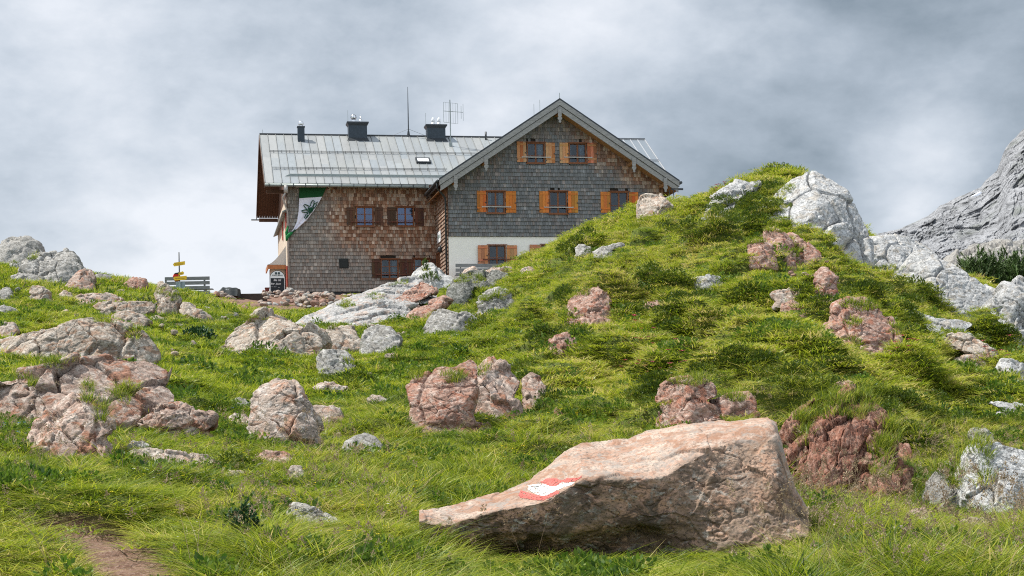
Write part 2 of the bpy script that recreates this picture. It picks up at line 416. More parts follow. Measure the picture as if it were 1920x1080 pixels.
jn = fbm(V*np.array([3, 3, 3])+5, 3)*16
dirt = np.zeros(len(V))
def dirt_of(px, py, X, Y):
    q = np.stack([X, Y, X*0], -1)
    jx = fbm(q*3+5, 3)*16*np.clip(10/Y, .15, 1.5); jy = fbm(q*3+50, 3)*10*np.clip(10/Y, .15, 1.5)
    d = inpoly(PATHS[0], px+jx, py+jy) & (Y < 14)
    d |= inpoly(PATHS[1], px+jx*3, py+jy) & (Y > 60)
    return d
dirt = dirt_of(vpx, vpy, V[:, 0], V[:, 1]).astype(float)
dirt[V[:, 1] > 92.5] = 1
# the path is worn in below the turf
V[:, 2] -= np.where(V[:, 1] < 14, dirt*.045, 0)
me.vertices.foreach_set('co', V.astype(np.float32).ravel()); me.update()
setattr_f(me, 'dirt', dirt)
gm, t, b, o_ = newmat('meadow_soil')
tcn = t.nodes.new('ShaderNodeTexCoord'); v = tcn.outputs['Object']
at = t.nodes.new('ShaderNodeAttribute'); at.attribute_name = 'dirt'
g1 = NOISE(t, v, 1.3, 6, .6); g2 = NOISE(t, v, 14, 6, .7); g3 = NOISE(t, v, 60, 4, .7)
gc = MIX(t, RAMP(t, g1, [(.35, 0.0), (.65, 1.0)]), (.055, .085, .014), (.11, .14, .022))
gc = MIX(t, RAMP(t, g2, [(.5, 0.0), (.7, .8)]), gc, (.07, .05, .025))
dc = MIX(t, RAMP(t, g2, [(.35, 0.0), (.65, 1.0)]), (.12, .06, .04), (.23, .14, .10))
dc = MIX(t, RAMP(t, g3, [(.5, 0.0), (.62, .8)]), dc, (.30, .21, .165))
t.links.new(MIX(t, at.outputs['Fac'], gc, dc), b.inputs['Base Color']); b.inputs['Roughness'].default_value = .95
bump(t, b, MATH(t, 'ADD', g2, MATH(t, 'MULTIPLY', g3, .4)), .8, .04)
ground = mesh_obj('ground', me, gm); tag(ground, kind='structure')

# ------------------------------------------------------------------ rocks
import bmesh
_ico = {}
def ico(n):
    if n not in _ico:
        bm = bmesh.new(); bmesh.ops.create_icosphere(bm, subdivisions=n, radius=1)
        v_ = np.array([x.co[:] for x in bm.verts]); v_ /= np.linalg.norm(v_, axis=1)[:, None]
        f_ = np.array([[q.index for q in x.verts] for x in bm.faces]); bm.free(); _ico[n] = (v_, f_)
    return _ico[n]
ROCKS = []
def rock_detail(V, Nn, size, seed, cell, groove, step, rough, strat, fine=.55):
    """blocky fracture, bedding and roughness along the normals; returns displacement"""
    o = np.array([seed*13.7, seed*5.1, seed*9.3])
    wv_ = np.stack([pnoise(V/size*3+o), pnoise(V/size*3+o+40), pnoise(V/size*3+o+80)], -1)*.07*size
    wv_ = wv_+np.stack([pnoise(V/size*14+o), pnoise(V/size*14+o+40), pnoise(V/size*14+o+80)], -1)*.012*size
    Vw = V+wv_; d = 0
    for k, (cs, g_, s_, tl) in enumerate(((cell*1.15, groove*2.0, step*.7, 1.5), (cell*.5, groove*.9*fine, step*.45*fine, 1.7), (cell*.2, groove*.25*fine, step*.2*fine, 1.6))):
        A = np.array(strat); q = (Vw@_rot(seed+k))*A/(cs*size)+o
        f1, f2, rnd, cen = voro(q); e = (f2-f1)
        gate = 1.0 if k == 0 else sstep(-.2, .15, pnoise(V/size*2.6+o+9*k))
        d = d-g_*size*np.exp(-(e/(.028+.02*k))**2)*gate + s_*size*rnd[:, 0]*gate
        d = d+s_*size*tl*((q-cen)*rnd[:, [1, 2, 0]]).sum(1)*gate
    n9 = fbm(V/size*9+o, 4, .62)
    d = d+rough*size*(fbm(V/size*2.2+o, 2)*.40+n9*.34-np.abs(pnoise(V/size*6+o+5))*.35+fbm(V/size*26+o, 3, .7)*.2)
    # long irregular fissures
    fz = fbm((Vw@_rot(seed+9))*np.array([1.1, 1.1, 2.4])/size*1.6+o, 3, .55); d = d-groove*1.3*size*np.exp(-(fz/.014)**2)*sstep(-.1, .2, pnoise(V/size*1.7+o+70))
    bed = (Vw@_rot(seed+5)); d = d+rough*size*.28*fbm(np.stack([bed[:, 0]/size*2, bed[:, 1]/size*2, bed[:, 2]/size*17], -1)+o, 3, .6)
    return d
TILT = None
def _rot(s):
    if TILT is not None: return np.array(Euler((0, R_(TILT), 0)).to_matrix())
    r = random.Random(int(s)*31+7)
    return np.array(Euler((r.uniform(-.5, .5), r.uniform(-.7, .7), r.uniform(-.5, .5))).to_matrix())
def normals(V, Fc):
    a = V[Fc[:, 0]]; n = np.cross(V[Fc[:, 1]]-a, V[Fc[:, 2]]-a); out = np.zeros_like(V)
    for k in range(Fc.shape[1]): np.add.at(out, Fc[:, k], n)
    l = np.linalg.norm(out, axis=1); l[l == 0] = 1; return out/l[:, None]
def rock(name, label, mat, outline, seed=1, Y=None, T=None, p=3.0, lean=.5, cell=.5, groove=.03, step=.07, rough=.04, strat=(1, 1, 1), sub=None, facets=13, cat=None, group=None, base=None, dip=1.35, parent=None, smooth_R=3, fine=.55, tilt=None):
    ol = np.array(outline, float); mo = ol.mean(0); ol = mo+(ol-mo)*np.array([1.05, 1.07])
    x0, x1 = ol[:, 0].min(), ol[:, 0].max(); y0, y1 = ol[:, 1].min(), ol[:, 1].max()
    cxp, cyp = (x0+x1)/2, (y0+y1)/2
    if Y is None: Y = hit(cxp, (base if base else y1-.10*(y1-y0)))
    pts = np.array([[P(a, b_, Y).x, P(a, b_, Y).z] for a, b_ in ol])
    c0 = P(cxp, cyp+.12*(y1-y0), Y); c = np.array([c0.x, c0.z])
    w_ = (x1-x0)/F*Y; h_ = (y1-y0)/F*Y; size = math.sqrt(w_*h_)
    # polar radius of the outline
    th = np.linspace(-math.pi, math.pi, 361); Rr = np.zeros(361)
    for i, a in enumerate(th):
        d = np.array([math.cos(a), math.sin(a)]); best = 0
        for k in range(len(pts)):
            p1 = pts[k]-c; e = pts[(k+1) % len(pts)]-pts[k]
            den = d[0]*e[1]-d[1]*e[0]
            if abs(den) < 1e-9: continue
            tt = (p1[0]*e[1]-p1[1]*e[0])/den; u = (p1[0]*d[1]-p1[1]*d[0])/den
            if tt > 0 and -1e-6 <= u <= 1+1e-6: best = max(best, tt)
        Rr[i] = max(best, .05*size)
    for _ in range(smooth_R): Rr = (np.roll(Rr, 1)+2*Rr+np.roll(Rr, -1))/4
    # below its middle the body goes straight down into the soil
    hwl, hwr = c[0]-pts[:, 0].min(), pts[:, 0].max()-c[0]
    side = np.where(np.cos(th) > 0, hwr, hwl)/np.maximum(np.abs(np.cos(th)), 1e-3)
    boxR = np.minimum(side*.985, 1.0*h_/np.maximum(-np.sin(th), 1e-3))
    kb = sstep(.05, .45, -np.sin(th)); Rr = np.where(np.sin(th) < 0, Rr*(1-kb)+np.maximum(boxR, Rr)*kb, Rr)
    for _ in range(4): Rr = (np.roll(Rr, 1)+2*Rr+np.roll(Rr, -1))/4
    if T is None: T = .42*min(w_, 1.5*h_)+.12*w_
    else: T = T*w_
    wpx = (x1-x0)*.533
    if sub is None: sub = 6 if wpx > 55 else (5 if wpx > 22 else 4)
    D, Fc = ico(sub)
    # concentrate directions to the front (towards the camera)
    D = D.copy(); rho = np.hypot(D[:, 0], D[:, 2]); ang = np.arctan2(D[:, 2], D[:, 0])
    R = np.interp(ang, th, Rr)
    r = ((rho/R)**p+(np.abs(D[:, 1])/T)**p)**(-1/p)
    V = D*r[:, None]
    rn = random.Random(seed*101+5)
    for k in range(facets):
        n = np.array([rn.uniform(-.8, .8), -rn.uniform(.7, 1.2), rn.uniform(-.3, .9)]); n /= np.linalg.norm(n)
        s = V@n; hmax = s.max(); cut = hmax*rn.uniform(.70, .93)
        ov = s > cut; V[ov] -= n*((s[ov]-cut)*.97)[:, None]
    V[:, 1] += lean*V[:, 2]
    Nn = normals(V, Fc); global TILT; TILT = tilt
    V = V+Nn*rock_detail(V, Nn, size, seed, cell, groove, step, rough, strat, fine)[:, None]+Nn*.012*size
    cy = Y+T*.55
    zb = c0.z-h_*.5
    org = Vector((c0.x, cy, zb))
    V[:, 2] += c0.z-zb
    me = npmesh(name, V, Fc)
    o = mesh_obj(name, me, RM[mat], loc=org)
    tag(o, label, cat or ('boulder' if size > 1.1 else 'rock'), group)
    ROCKS.append((c0.x, cy, c0.z, th, Rr, T, p, lean, max(Rr.max(), T)))
    return o
def px_list(s):
    a = [float(q) for q in s.replace(';', ' ').replace(',', ' ').split()]
    return list(zip(a[0::2], a[1::2]))
RK = [
# left ridge
('tall grey crag block at the top left corner of the ridge', 'grey', '-20,455 18,445 37,442 60,450 72,468 70,482 45,495 10,495 -20,495', dict(cell=.5)),
('broad fissured grey crag with square blocks on the left ridge', 'grey', '32,488 45,478 72,472 93,468 104,463 116,463 130,476 137,492 147,505 142,530 118,535 90,528 66,516 36,505', dict(cell=.42, groove=.05, base=530)),
('rusty pink rock at the right foot of the grey ridge crag', 'pink', '138,512 150,502 163,503 172,515 173,532 158,542 140,541 124,533', dict()),
('low grey rock peeping over the left skyline beside the crag', 'grey', '174,520 180,514 196,513 206,519 203,528 178,528', dict()),
('small rounded grey rock on the far left slope under the crag', 'grey', '10,500 20,490 34,490 38,500 30,508 12,508', dict()),
('pale stone slab half sunk in turf below the ridge crag', 'grey', '15,516 30,512 60,516 76,520 74,530 50,527 20,523', dict()),
('pointed grey rock at the left frame edge under the ridge', 'grey', '-20,545 5,538 14,545 25,560 20,567 -20,566', dict()),
('knobbly beige rock in turf left of the fallen stick', 'beige', '52,545 58,536 76,537 90,548 92,558 80,560 56,550', dict()),
('small bright stone in the middle of the left slope', 'beige', '110,553 118,545 130,548 134,556 120,559', dict()),
('rusty red round rock crowning the grassy hump by the signpost', 'rose', '231,532 240,521 252,518 266,522 273,534 268,548 250,547 234,540', dict(cell=.4)),
('steep tilted slab split lengthwise below the red round rock', 'beige', '283,545 288,529 303,530 322,542 335,560 335,580 312,582 295,566', dict(cell=.35, strat=(1.6, 1, .7), groove=.06, rough=.07)),
('long dark slab running down from the tilted slab', 'beige', '335,563 352,566 372,582 394,598 392,606 366,598 345,592 334,580', dict(cell=.4, groove=.05)),
('dark rock at the foot of the slabs beside the meadow hollow', 'grey', '410,600 414,592 424,594 434,602 428,606', dict()),
('long low tan slab above the striped slab on left', 'pale', '125,566 135,556 150,550 180,548 205,552 224,558 220,566 185,567 160,575 130,577', dict(cell=.6, base=572)),
('striped flat grey slab under the tan slab', 'beige', '168,573 180,566 205,563 240,564 275,564 283,572 283,584 255,586 225,582 190,580', dict(cell=.5, base=584)),
('cracked low grey slab at the edge of the left meadow', 'beige', '203,590 210,584 235,584 262,590 277,605 262,615 245,618 225,610 205,600', dict(cell=.4, groove=.05, base=614)),
('flat pale slab left of the dark bush', 'beige', '270,598 290,592 318,600 330,607 300,610 275,607', dict()),
('white flat stone flush in grass right of the dark bush', 'pale', '318,608 335,606 346,609 344,615 325,615', dict()),
('grey bumpy rock at the left frame edge above the long boulder', 'grey', '-20,578 8,574 24,578 33,590 28,596 -20,592', dict()),
('smooth pinkish rock wedge at the left frame edge', 'pale', '-20,612 8,608 18,606 30,622 18,632 -20,636', dict(base=634)),
('huge long grey boulder with a rounded hump on the left', 'beige', '-30,640 10,630 43,624 80,614 110,608 130,600 150,597 180,599 213,607 235,615 250,630 268,648 285,670 255,680 200,684 120,682 60,684 -30,686', dict(cell=.45, groove=.04, step=.05, fine=.4, sub=7, base=674, T=.22, lean=.45, smooth_R=6)),
# left foreground cluster
('large fractured pink boulder with deep grassy cracks, left foreground', 'pink', '-40,712 0,712 25,702 58,698 75,690 92,690 120,671 150,668 195,668 255,667 290,668 312,688 296,704 288,712 315,735 300,760 265,785 222,795 150,798 60,800 20,795 -40,796', dict(cell=.42, groove=.055, step=.045, rough=.035, fine=.25, sub=7, base=798, T=.26, lean=.75, strat=(1.25, 1, .8), smooth_R=2, p=3)),
('pink boulder with a ribbed sloping side in front of the fractured one', 'pink', '42,852 44,808 58,785 78,758 95,748 115,742 135,750 150,752 165,752 185,775 203,790 205,808 190,818 200,840 212,862 150,868 90,868', dict(cell=.4, groove=.03, step=.05, sub=6, strat=(1.5, 1, .6), base=860, T=.34, lean=.6)),
('pair of long pink ledges pointing right out of the grass', 'pink', '248,800 270,778 300,758 325,755 350,768 392,780 396,800 372,806 350,822 330,824 300,802', dict(cell=.33, groove=.05, strat=(.6, 1, 1.9), base=815, T=.3)),
('small round grey stone lying on top of the low pale rocks', 'grey', '237,838 245,829 262,828 277,836 275,844 255,848 240,845', dict(cell=.9)),
('grey base rock under the small round stone', 'beige', '236,850 245,845 270,842 300,844 300,858 270,866 238,864', dict()),
('bright cracked flat rock in the row below the ledges', 'pale', '276,862 290,852 310,846 335,850 350,862 362,876 340,886 308,882 285,872', dict(cell=.5)),
('pinkish tapering rock at the right end of the low row', 'pale', '346,858 355,852 378,854 400,868 412,880 385,882 362,876', dict()),
('two small lumps of pink stone in meadow grass', 'pale', '404,890 415,880 432,884 450,882 462,890 455,902 420,902', dict()),
('small grey pyramid stone in the grass below the twin lumps', 'beige', '540,884 548,874 562,874 568,884 566,903 545,902', dict()),
('flat dark reddish stone half hidden left of a grass tussock', 'rose', '482,856 495,849 530,850 548,860 540,872 500,872', dict()),
('weathered pale slab sunk in long grass at bottom centre', 'grey', '535,958 545,948 565,952 600,963 625,975 640,990 640,1004 600,996 550,984', dict(base=990)),
# middle
('big wedge shaped brown boulder in the left middle meadow', 'beige', '398,670 412,642 432,618 458,608 466,592 490,583 508,586 530,596 552,598 568,612 590,625 606,642 600,658 560,664 520,658 475,664 430,672', dict(cell=.45, groove=.03, sub=7, fine=.35, base=662, T=.36, lean=.55)),
('upper blocky boulder of the stacked trio right of the wedge', 'beige', '605,622 618,611 640,607 658,611 668,628 677,640 676,656 655,668 615,664 606,648', dict(cell=.55, base=662)),
('lower dark grey block of the stacked trio in the meadow', 'grey', '592,668 605,656 628,652 645,658 665,678 660,698 640,706 620,714 600,706 593,690', dict(cell=.55)),
('white topped boulder at the right of the stacked trio', 'grey', '678,628 690,613 706,608 726,612 740,624 750,636 742,656 722,668 700,664 682,652', dict(cell=.6, lean=.8)),
('tall leaning pink grey boulder in the centre left meadow', 'pale', '460,798 468,770 470,735 480,722 500,716 522,712 540,720 553,732 565,752 575,768 592,785 597,802 588,818 565,828 545,838 520,846 495,834 470,815', dict(cell=.45, groove=.035, sub=7, fine=.35, base=840, T=.42, lean=.35, strat=(.8, 1, 1.4))),
('pale round rock just right of the leaning boulder', 'pale', '574,772 588,762 612,764 632,764 642,782 636,800 618,806 598,802', dict(cell=.6)),
('small tan rock just left of the leaning boulder', 'pale', '428,784 440,774 456,776 468,788 464,802 446,800', dict()),
('low pale stone in grass above the small tan rock', 'grey', '428,758 445,746 462,750 470,762 455,768 435,766', dict()),
('pale ledge peeping out behind the leaning boulder', 'pale', '500,720 515,712 540,716 556,728 560,740 530,740', dict()),
('smooth rounded grey egg stone lying in the grass', 'grey', '640,842 646,828 662,818 682,813 700,820 714,836 708,850 680,860 650,856', dict(cell=1.2, groove=.006, step=.02, rough=.035)),
('flat pale stone in deep grass near meadow centre', 'pale', '583,726 600,718 628,718 650,726 640,735 605,736', dict()),
('little white stone beside the deep grass hollow', 'pale', '688,750 695,740 712,742 726,750 718,757 698,757', dict()),
('large smooth salmon boulder with a rounded left edge, centre', 'rose', '760,716 770,704 790,698 815,690 850,689 880,674 890,680 890,735 886,765 872,790 840,800 815,815 790,826 774,824 768,790 770,755', dict(cell=.75, groove=.022, step=.035, rough=.045, sub=7, fine=.35, base=812, T=.34, lean=.5)),
('craggy pink rock joined to the right of the salmon boulder', 'pink', '880,722 893,692 905,668 925,658 940,670 946,684 964,696 974,716 962,740 952,768 930,792 900,790 878,780', dict(cell=.4, groove=.045, base=775, T=.4)),
('small knobbly stack of pale rock in the turf crevice', 'pink', '978,706 995,698 1012,706 1024,726 1020,752 1008,772 992,768 984,738', dict(cell=.5, groove=.05)),
('sliver of pink rock in the turf right of the crevice', 'rose', '1040,768 1048,760 1056,770 1060,792 1048,796 1040,784', dict()),
('low dark red rubble under the craggy pink rock', 'rose', '865,796 880,790 915,795 925,806 900,815 870,812', dict()),
# slab before the house
('great sloping white limestone slab in front of the hut', 'bright', '560,612 590,592 620,572 655,552 690,532 730,512 765,503 790,506 812,524 822,545 800,560 770,572 740,588 700,600 650,608 600,616', dict(cell=.42, groove=.022, step=.03, rough=.03, sub=7, Y=44, T=.17, lean=2.3, strat=(.3, 1, 2.2), p=2.6)),
('grey hump of rock at the top of the white slab', 'white', '775,520 782,505 800,496 818,498 830,510 850,520 856,540 830,548 795,545', dict(Y=58, cell=.5)),
('salmon coloured rock patch at the right foot of the slab', 'rose', '715,578 730,560 752,552 770,535 785,522 800,528 815,545 800,556 780,568 760,580 735,598', dict(cell=.4, groove=.04, T=.22, lean=.9)),
('low orange pink ledges under the dark boulder', 'rose', '762,592 780,575 800,568 830,556 848,562 830,575 800,586 775,600', dict(cell=.35, groove=.05)),
('small red rock in the gap beside the grey boulder', 'rose', '820,545 830,534 846,532 852,545 840,552 824,552', dict()),
('dark lichen covered upright boulder right of the white slab', 'dark', '834,570 840,545 848,522 862,512 878,516 888,535 884,560 868,578 845,580', dict(cell=.8, groove=.015, T=.42, base=570)),
('long rough grey rock arching over the mossy cobbled rock', 'dark', '868,516 885,508 920,507 945,512 972,522 974,533 950,538 915,542 885,552 872,545', dict(cell=.45, groove=.04, Y=None, base=545)),
('mossy cobbled grey rock in the turf below the arched rock', 'grey', '895,575 898,552 915,545 935,540 955,548 962,565 950,582 925,592 900,588', dict(cell=.3, groove=.06)),
('pale rounded rock in front of the white plaster wall', 'pale', '866,514 872,504 886,498 896,503 892,514 876,518', dict(base=520)),
('cluster of pale blocks at the top of the rocky step', 'pale', '905,512 915,505 935,500 955,502 972,510 970,520 950,522 925,516', dict(base=524, cell=.35, groove=.05)),
('small bright stones where the green slope begins', 'pale', '976,508 985,500 1000,500 1010,506 1002,514 982,514', dict(cell=.4)),
('angular brown grey boulder on the green slope foot', 'grey', '797,612 804,594 812,584 830,580 850,584 872,586 893,596 894,606 880,618 850,624 815,620', dict(cell=.5, groove=.03, base=616)),
# mound
('scaly pink rock outcrop on the green mound', 'rose', '1068,560 1082,545 1100,538 1122,537 1136,548 1146,562 1142,580 1122,592 1095,594 1070,590', dict(cell=.35, groove=.05, strat=(.8, 1, 2.4), base=588, lean=.8, T=.3)),
('small dark pink rock under a turf hump on the mound', 'rose', '1206,578 1215,566 1232,562 1250,566 1252,576 1235,584 1210,584', dict(cell=.4, groove=.05)),
('little red rock patch in a dark hollow of the mound', 'rose', '1030,640 1042,630 1062,625 1082,636 1080,650 1060,660 1038,652', dict(cell=.3, groove=.06)),
('grey ledge showing through turf near the mound crest', 'grey', '1078,462 1090,458 1108,460 1110,470 1104,480 1084,482', dict()),
('long thin grey ledge running right near the mound crest', 'grey', '1112,472 1130,463 1150,458 1170,456 1172,463 1150,468 1125,477', dict()),
('lone pale boulder on the crest against the shingle wall', 'beige', '1196,402 1198,378 1204,364 1220,360 1238,363 1250,374 1266,392 1262,402 1235,408 1208,408', dict(cell=.55, base=404, T=.45, lean=.3)),
('pale ribbed slab on the skyline left of the summit rock', 'white', '1318,406 1325,382 1345,363 1380,346 1415,331 1446,327 1432,340 1400,355 1370,376 1345,398', dict(cell=.45, strat=(.4, 1, 2.4), groove=.03, Y=43.5, T=.14, lean=1.0)),
('massive cracked white rock crowning the mound summit', 'white', '1446,412 1436,392 1452,372 1472,352 1488,332 1512,318 1538,314 1556,322 1576,338 1594,352 1606,382 1616,412 1624,436 1604,466 1566,474 1530,470 1512,446 1480,426', dict(cell=.5, groove=.035, step=.05, rough=.035, sub=7, fine=.3, Y=38.5, T=.33, lean=.3, strat=(1.1, 1, .75), facets=16)),
('small white rock in the turf left of the summit rock', 'white', '1432,388 1438,376 1450,374 1455,384 1445,394', dict(Y=42)),
('reddish boulder at the top of the red scree', 'rose', '1405,478 1407,458 1420,449 1440,452 1455,462 1452,476 1430,484 1412,484', dict(cell=.6)),
('red pink block between the scree boulder and summit rock', 'rose', '1438,450 1440,432 1455,426 1475,438 1485,452 1488,466 1465,474 1448,468', dict(cell=.5)),
('small red stone pair in the middle of the scree', 'rose', '1455,490 1460,478 1476,476 1494,486 1492,496 1470,498', dict(cell=.4, groove=.06)),
('narrow red rocks along the upper right scree edge', 'rose', '1480,440 1492,436 1510,450 1526,462 1540,480 1530,484 1510,470 1492,458', dict(cell=.3, groove=.06)),
('tall red rock at the lower right of the scree', 'rose', '1532,512 1545,498 1560,504 1572,518 1570,540 1556,556 1540,548 1532,530', dict(cell=.5, groove=.05)),
('white topped round rock alone in green turf', 'white', '1294,528 1308,520 1330,515 1350,517 1366,528 1352,540 1320,543 1300,540', dict()),
('flat line of pale pink stones below the scree', 'pale', '1448,552 1462,544 1490,540 1520,544 1545,550 1535,560 1500,556 1460,562', dict(cell=.25, groove=.06)),
('two red nubs of rock below the pale stone line', 'rose', '1467,582 1472,566 1488,562 1500,572 1520,572 1522,588 1496,590 1476,590', dict(cell=.35, groove=.06)),
('large red outcrop with a grassy notch on the right slope', 'rose', '1553,648 1562,610 1576,590 1582,568 1600,560 1635,558 1662,566 1668,585 1688,590 1694,620 1692,650 1680,676 1650,670 1610,664 1570,660', dict(cell=.38, groove=.045, step=.05, sub=6, base=664, T=.3, lean=.8)),
('red boulder pair end stone behind the marked boulder', 'rose', '1232,748 1240,728 1262,714 1290,708 1322,706 1344,720 1342,742 1318,752 1290,768 1250,770', dict(cell=.45, groove=.05, sub=6)),
('wide low red rock right behind the marked boulder', 'rose', '1242,795 1252,772 1290,760 1330,758 1370,745 1410,738 1420,752 1420,785 1370,800 1290,806', dict(cell=.4, groove=.04, sub=6)),
('dark red cliff of slanting ribs on the right slope', 'red', '1482,915 1484,850 1492,800 1508,768 1540,748 1590,736 1640,730 1676,738 1690,770 1688,830 1690,890 1660,925 1575,938 1500,932', dict(cell=.16, groove=.05, step=.07, rough=.035, fine=.4, sub=7, base=925, T=.22, lean=.9, strat=(.17, .5, 1.5), p=3.4, tilt=-50)),
('round dark red rock at the foot of the ribbed cliff', 'red', '1640,930 1642,900 1660,884 1682,888 1696,908 1694,940 1680,960 1658,960', dict(cell=.45, groove=.04)),
('thin red rocks upright in turf right of the mossy rock', 'red', '1686,850 1692,832 1704,828 1712,845 1710,872 1698,878 1688,866', dict(cell=.4)),
('moss topped brown rock at the cliff side', 'red', '1622,850 1632,832 1655,822 1672,832 1674,860 1655,872 1632,868', dict()),
('small red stones above the ribbed cliff', 'rose', '1570,720 1585,712 1602,716 1606,728 1590,736 1574,732', dict(cell=.3, groove=.06)),
# right side white rocks
('long white rounded boulder on the right saddle', 'white', '1594,500 1600,470 1608,448 1622,434 1642,440 1680,433 1718,437 1750,448 1772,466 1768,486 1735,505 1700,518 1650,520 1610,512', dict(cell=.7, groove=.02, step=.035, rough=.035, sub=7, fine=.35, Y=40, T=.3, lean=.6)),
('small white rock tucked left of the saddle boulder', 'white', '1584,468 1596,448 1610,434 1630,432 1632,446 1612,466 1596,476', dict(Y=42)),
('huge white boulder sloping down to the dwarf pine', 'white', '1690,520 1712,498 1740,472 1770,470 1800,488 1822,508 1838,530 1868,548 1868,572 1848,600 1800,606 1765,596 1745,566 1706,545', dict(cell=.5, groove=.028, step=.045, rough=.035, sub=7, fine=.35, Y=37, T=.33, lean=.5)),
('flat white slab lying below the huge white boulder', 'white', '1685,590 1700,578 1730,582 1762,594 1800,596 1832,602 1822,612 1780,622 1740,630 1705,616', dict(cell=.6, strat=(.5, 1, 1.8))),
('white ribbed boulder cut by the right frame edge', 'white', '1852,606 1862,576 1880,552 1900,532 1935,515 1960,560 1960,620 1900,622', dict(cell=.4, groove=.035, strat=(1.6, 1, .6), Y=34)),
('brown earthy rock under the turf bank at right', 'beige', '1772,640 1785,626 1812,626 1838,636 1865,655 1885,676 1870,684 1835,668 1795,654', dict(cell=.6, T=.2)),
('pale grey rock in the right side rock garden, uppermost', 'white', '1878,690 1886,676 1905,674 1940,688 1940,720 1905,716 1885,704', dict()),
('thin pale ledge at the right frame edge above the moss', 'white', '1862,756 1880,752 1940,764 1940,778 1900,772', dict()),
('grey blocky rock with a grass tuft, right foreground', 'grey', '1748,945 1750,905 1762,890 1785,868 1806,868 1818,892 1816,935 1806,968 1785,978 1760,968', dict(cell=.45, groove=.04, base=965)),
('big smooth grey boulder at the right frame edge foreground', 'white', '1832,862 1846,842 1870,834 1900,838 1940,850 1970,900 1960,972 1880,974 1828,964 1818,925 1826,890', dict(cell=.5, groove=.028, step=.04, sub=7, fine=.35, base=960)),
('small pale knob of rock above the big smooth grey boulder', 'grey', '1820,816 1832,806 1850,805 1866,816 1864,834 1836,838', dict()),
('pale stone row at bottom right in the grass', 'pale', '1800,985 1830,974 1870,975 1900,985 1890,998 1840,1000 1806,998', dict(cell=.35, groove=.05)),
('small whitish stone left of the bottom right row', 'pale', '1674,1000 1684,988 1702,986 1712,996 1705,1006 1682,1008', dict()),
('pinkish rubble between the red rock and grey block', 'pink', '1700,975 1715,960 1740,955 1752,968 1748,985 1722,990 1705,988', dict(cell=.35, groove=.05)),
]
for i, (lab, mt, ol, kw) in enumerate(RK):
    rock('boulder' if kw.get('sub') else 'rock', lab, mt, px_list(ol), seed=i+1, **kw)
# distant rocky shelf right of the saddle
def shelf(label, ol, Y, mt, seed, **kw):
    rock('rocky_ridge', label, mt, px_list(ol), seed=seed, Y=Y, cat='rock ridge', **kw)
shelf('far grey and pink rocky shelf under the mountain', '1772,520 1790,490 1815,472 1840,462 1870,452 1905,442 1990,440 2050,560 1900,580 1780,560', 150, 'grey', 301, cell=.12, groove=.03, step=.03, sub=7, T=.35, lean=1.2)

# ------------------------------------------------------------------ the marked boulder (hand laid profile)
Y0 = 9.3
prof = [  # px ; silhouette top, mid top, edge, mid front, foot
 (786, 957, 966, 978, 1004, 1034, .16),
 (815, 953, 964, 984, 1012, 1046, .22),
 (845, 950, 964, 984, 1014, 1052, .30),
 (893, 934, 950, 968, 1006, 1054, .42),
 (933, 925, 942, 957, 998, 1050, .5),
 (980, 905, 928, 948, 998, 1056, .58),
 (1023, 878, 910, 938, 1000, 1060, .66),
 (1057, 845, 888, 917, 998, 1064, .75),
 (1090, 829, 868, 898, 990, 1066, .85),
 (1140, 824, 862, 897, 985, 1068, .95),
 (1180, 821, 858, 898, 985, 1068, 1.0),
 (1213, 808, 848, 896, 985, 1066, 1.0),
 (1245, 803, 835, 893, 980, 1064, 1.0),
 (1280, 797, 822, 870, 970, 1062, 1.0),
 (1330, 792, 812, 842, 940, 1060, 1.0),
 (1380, 787, 804, 828, 925, 1055, .98),
 (1420, 781, 796, 818, 910, 1048, .95),
 (1440, 780, 794, 816, 900, 1038, .9),
 (1458, 790, 802, 828, 905, 1025, .86),
 (1472, 846, 858, 880, 932, 1015, .84),
 (1490, 915, 926, 942, 968, 1008, .82),
 (1512, 952, 960, 972, 988, 1005, .8)]
def lerp(a, b, t): return a+(b-a)*t
pa = np.array(prof, float)
def bb_surface(u, v):
    """u in px along the boulder, v 0..1: 0 silhouette, .3 edge of the top face, .75 foot, 1 under"""
    q = [np.interp(u, pa[:, 0], pa[:, k]) for k in range(1, 7)]
    dep = q[5]
    sm = lambda k: k
    vs = [0, .17, .34, .62, .86, 1.0]
    py = [q[0], q[1], q[2], q[3], q[4], q[4]+60]
    dy = [dep*1.0, dep*.52, dep*.0+.04, dep*.0-.02+0*q[0], .05*np.ones_like(u), .14*np.ones_like(u)]
    # right of px 1260 the front becomes an open, gently leaning face
    rt = sstep(1170, 1400, u)
    dy[2] = dy[2]+rt*.35; dy[3] = lerp(dy[3]+.08, .18, rt); dy[4] = lerp(.34, .0, rt)
    PY = np.zeros_like(u); DY = np.zeros_like(u)
    for k in range(5):
        m = (v >= vs[k]) & (v <= vs[k+1]); tt = (v-vs[k])/(vs[k+1]-vs[k])
        PY = np.where(m, lerp(py[k], py[k+1], tt), PY); DY = np.where(m, lerp(dy[k], dy[k+1], tt), DY)
    Yv = Y0+DY; cx = (u-960)/F; cy = (HOR-PY)/F
    return np.stack([(cx*cr+cy*sr)*Yv, Yv, (-cx*sr+cy*cr)*Yv], -1)
nu, nv = 460, 330
u = np.concatenate([np.linspace(786, 1516, nu)]); vv = np.linspace(0, 1, nv)
U, VV = np.meshgrid(u, vv)
S = bb_surface(U.ravel(), VV.ravel())
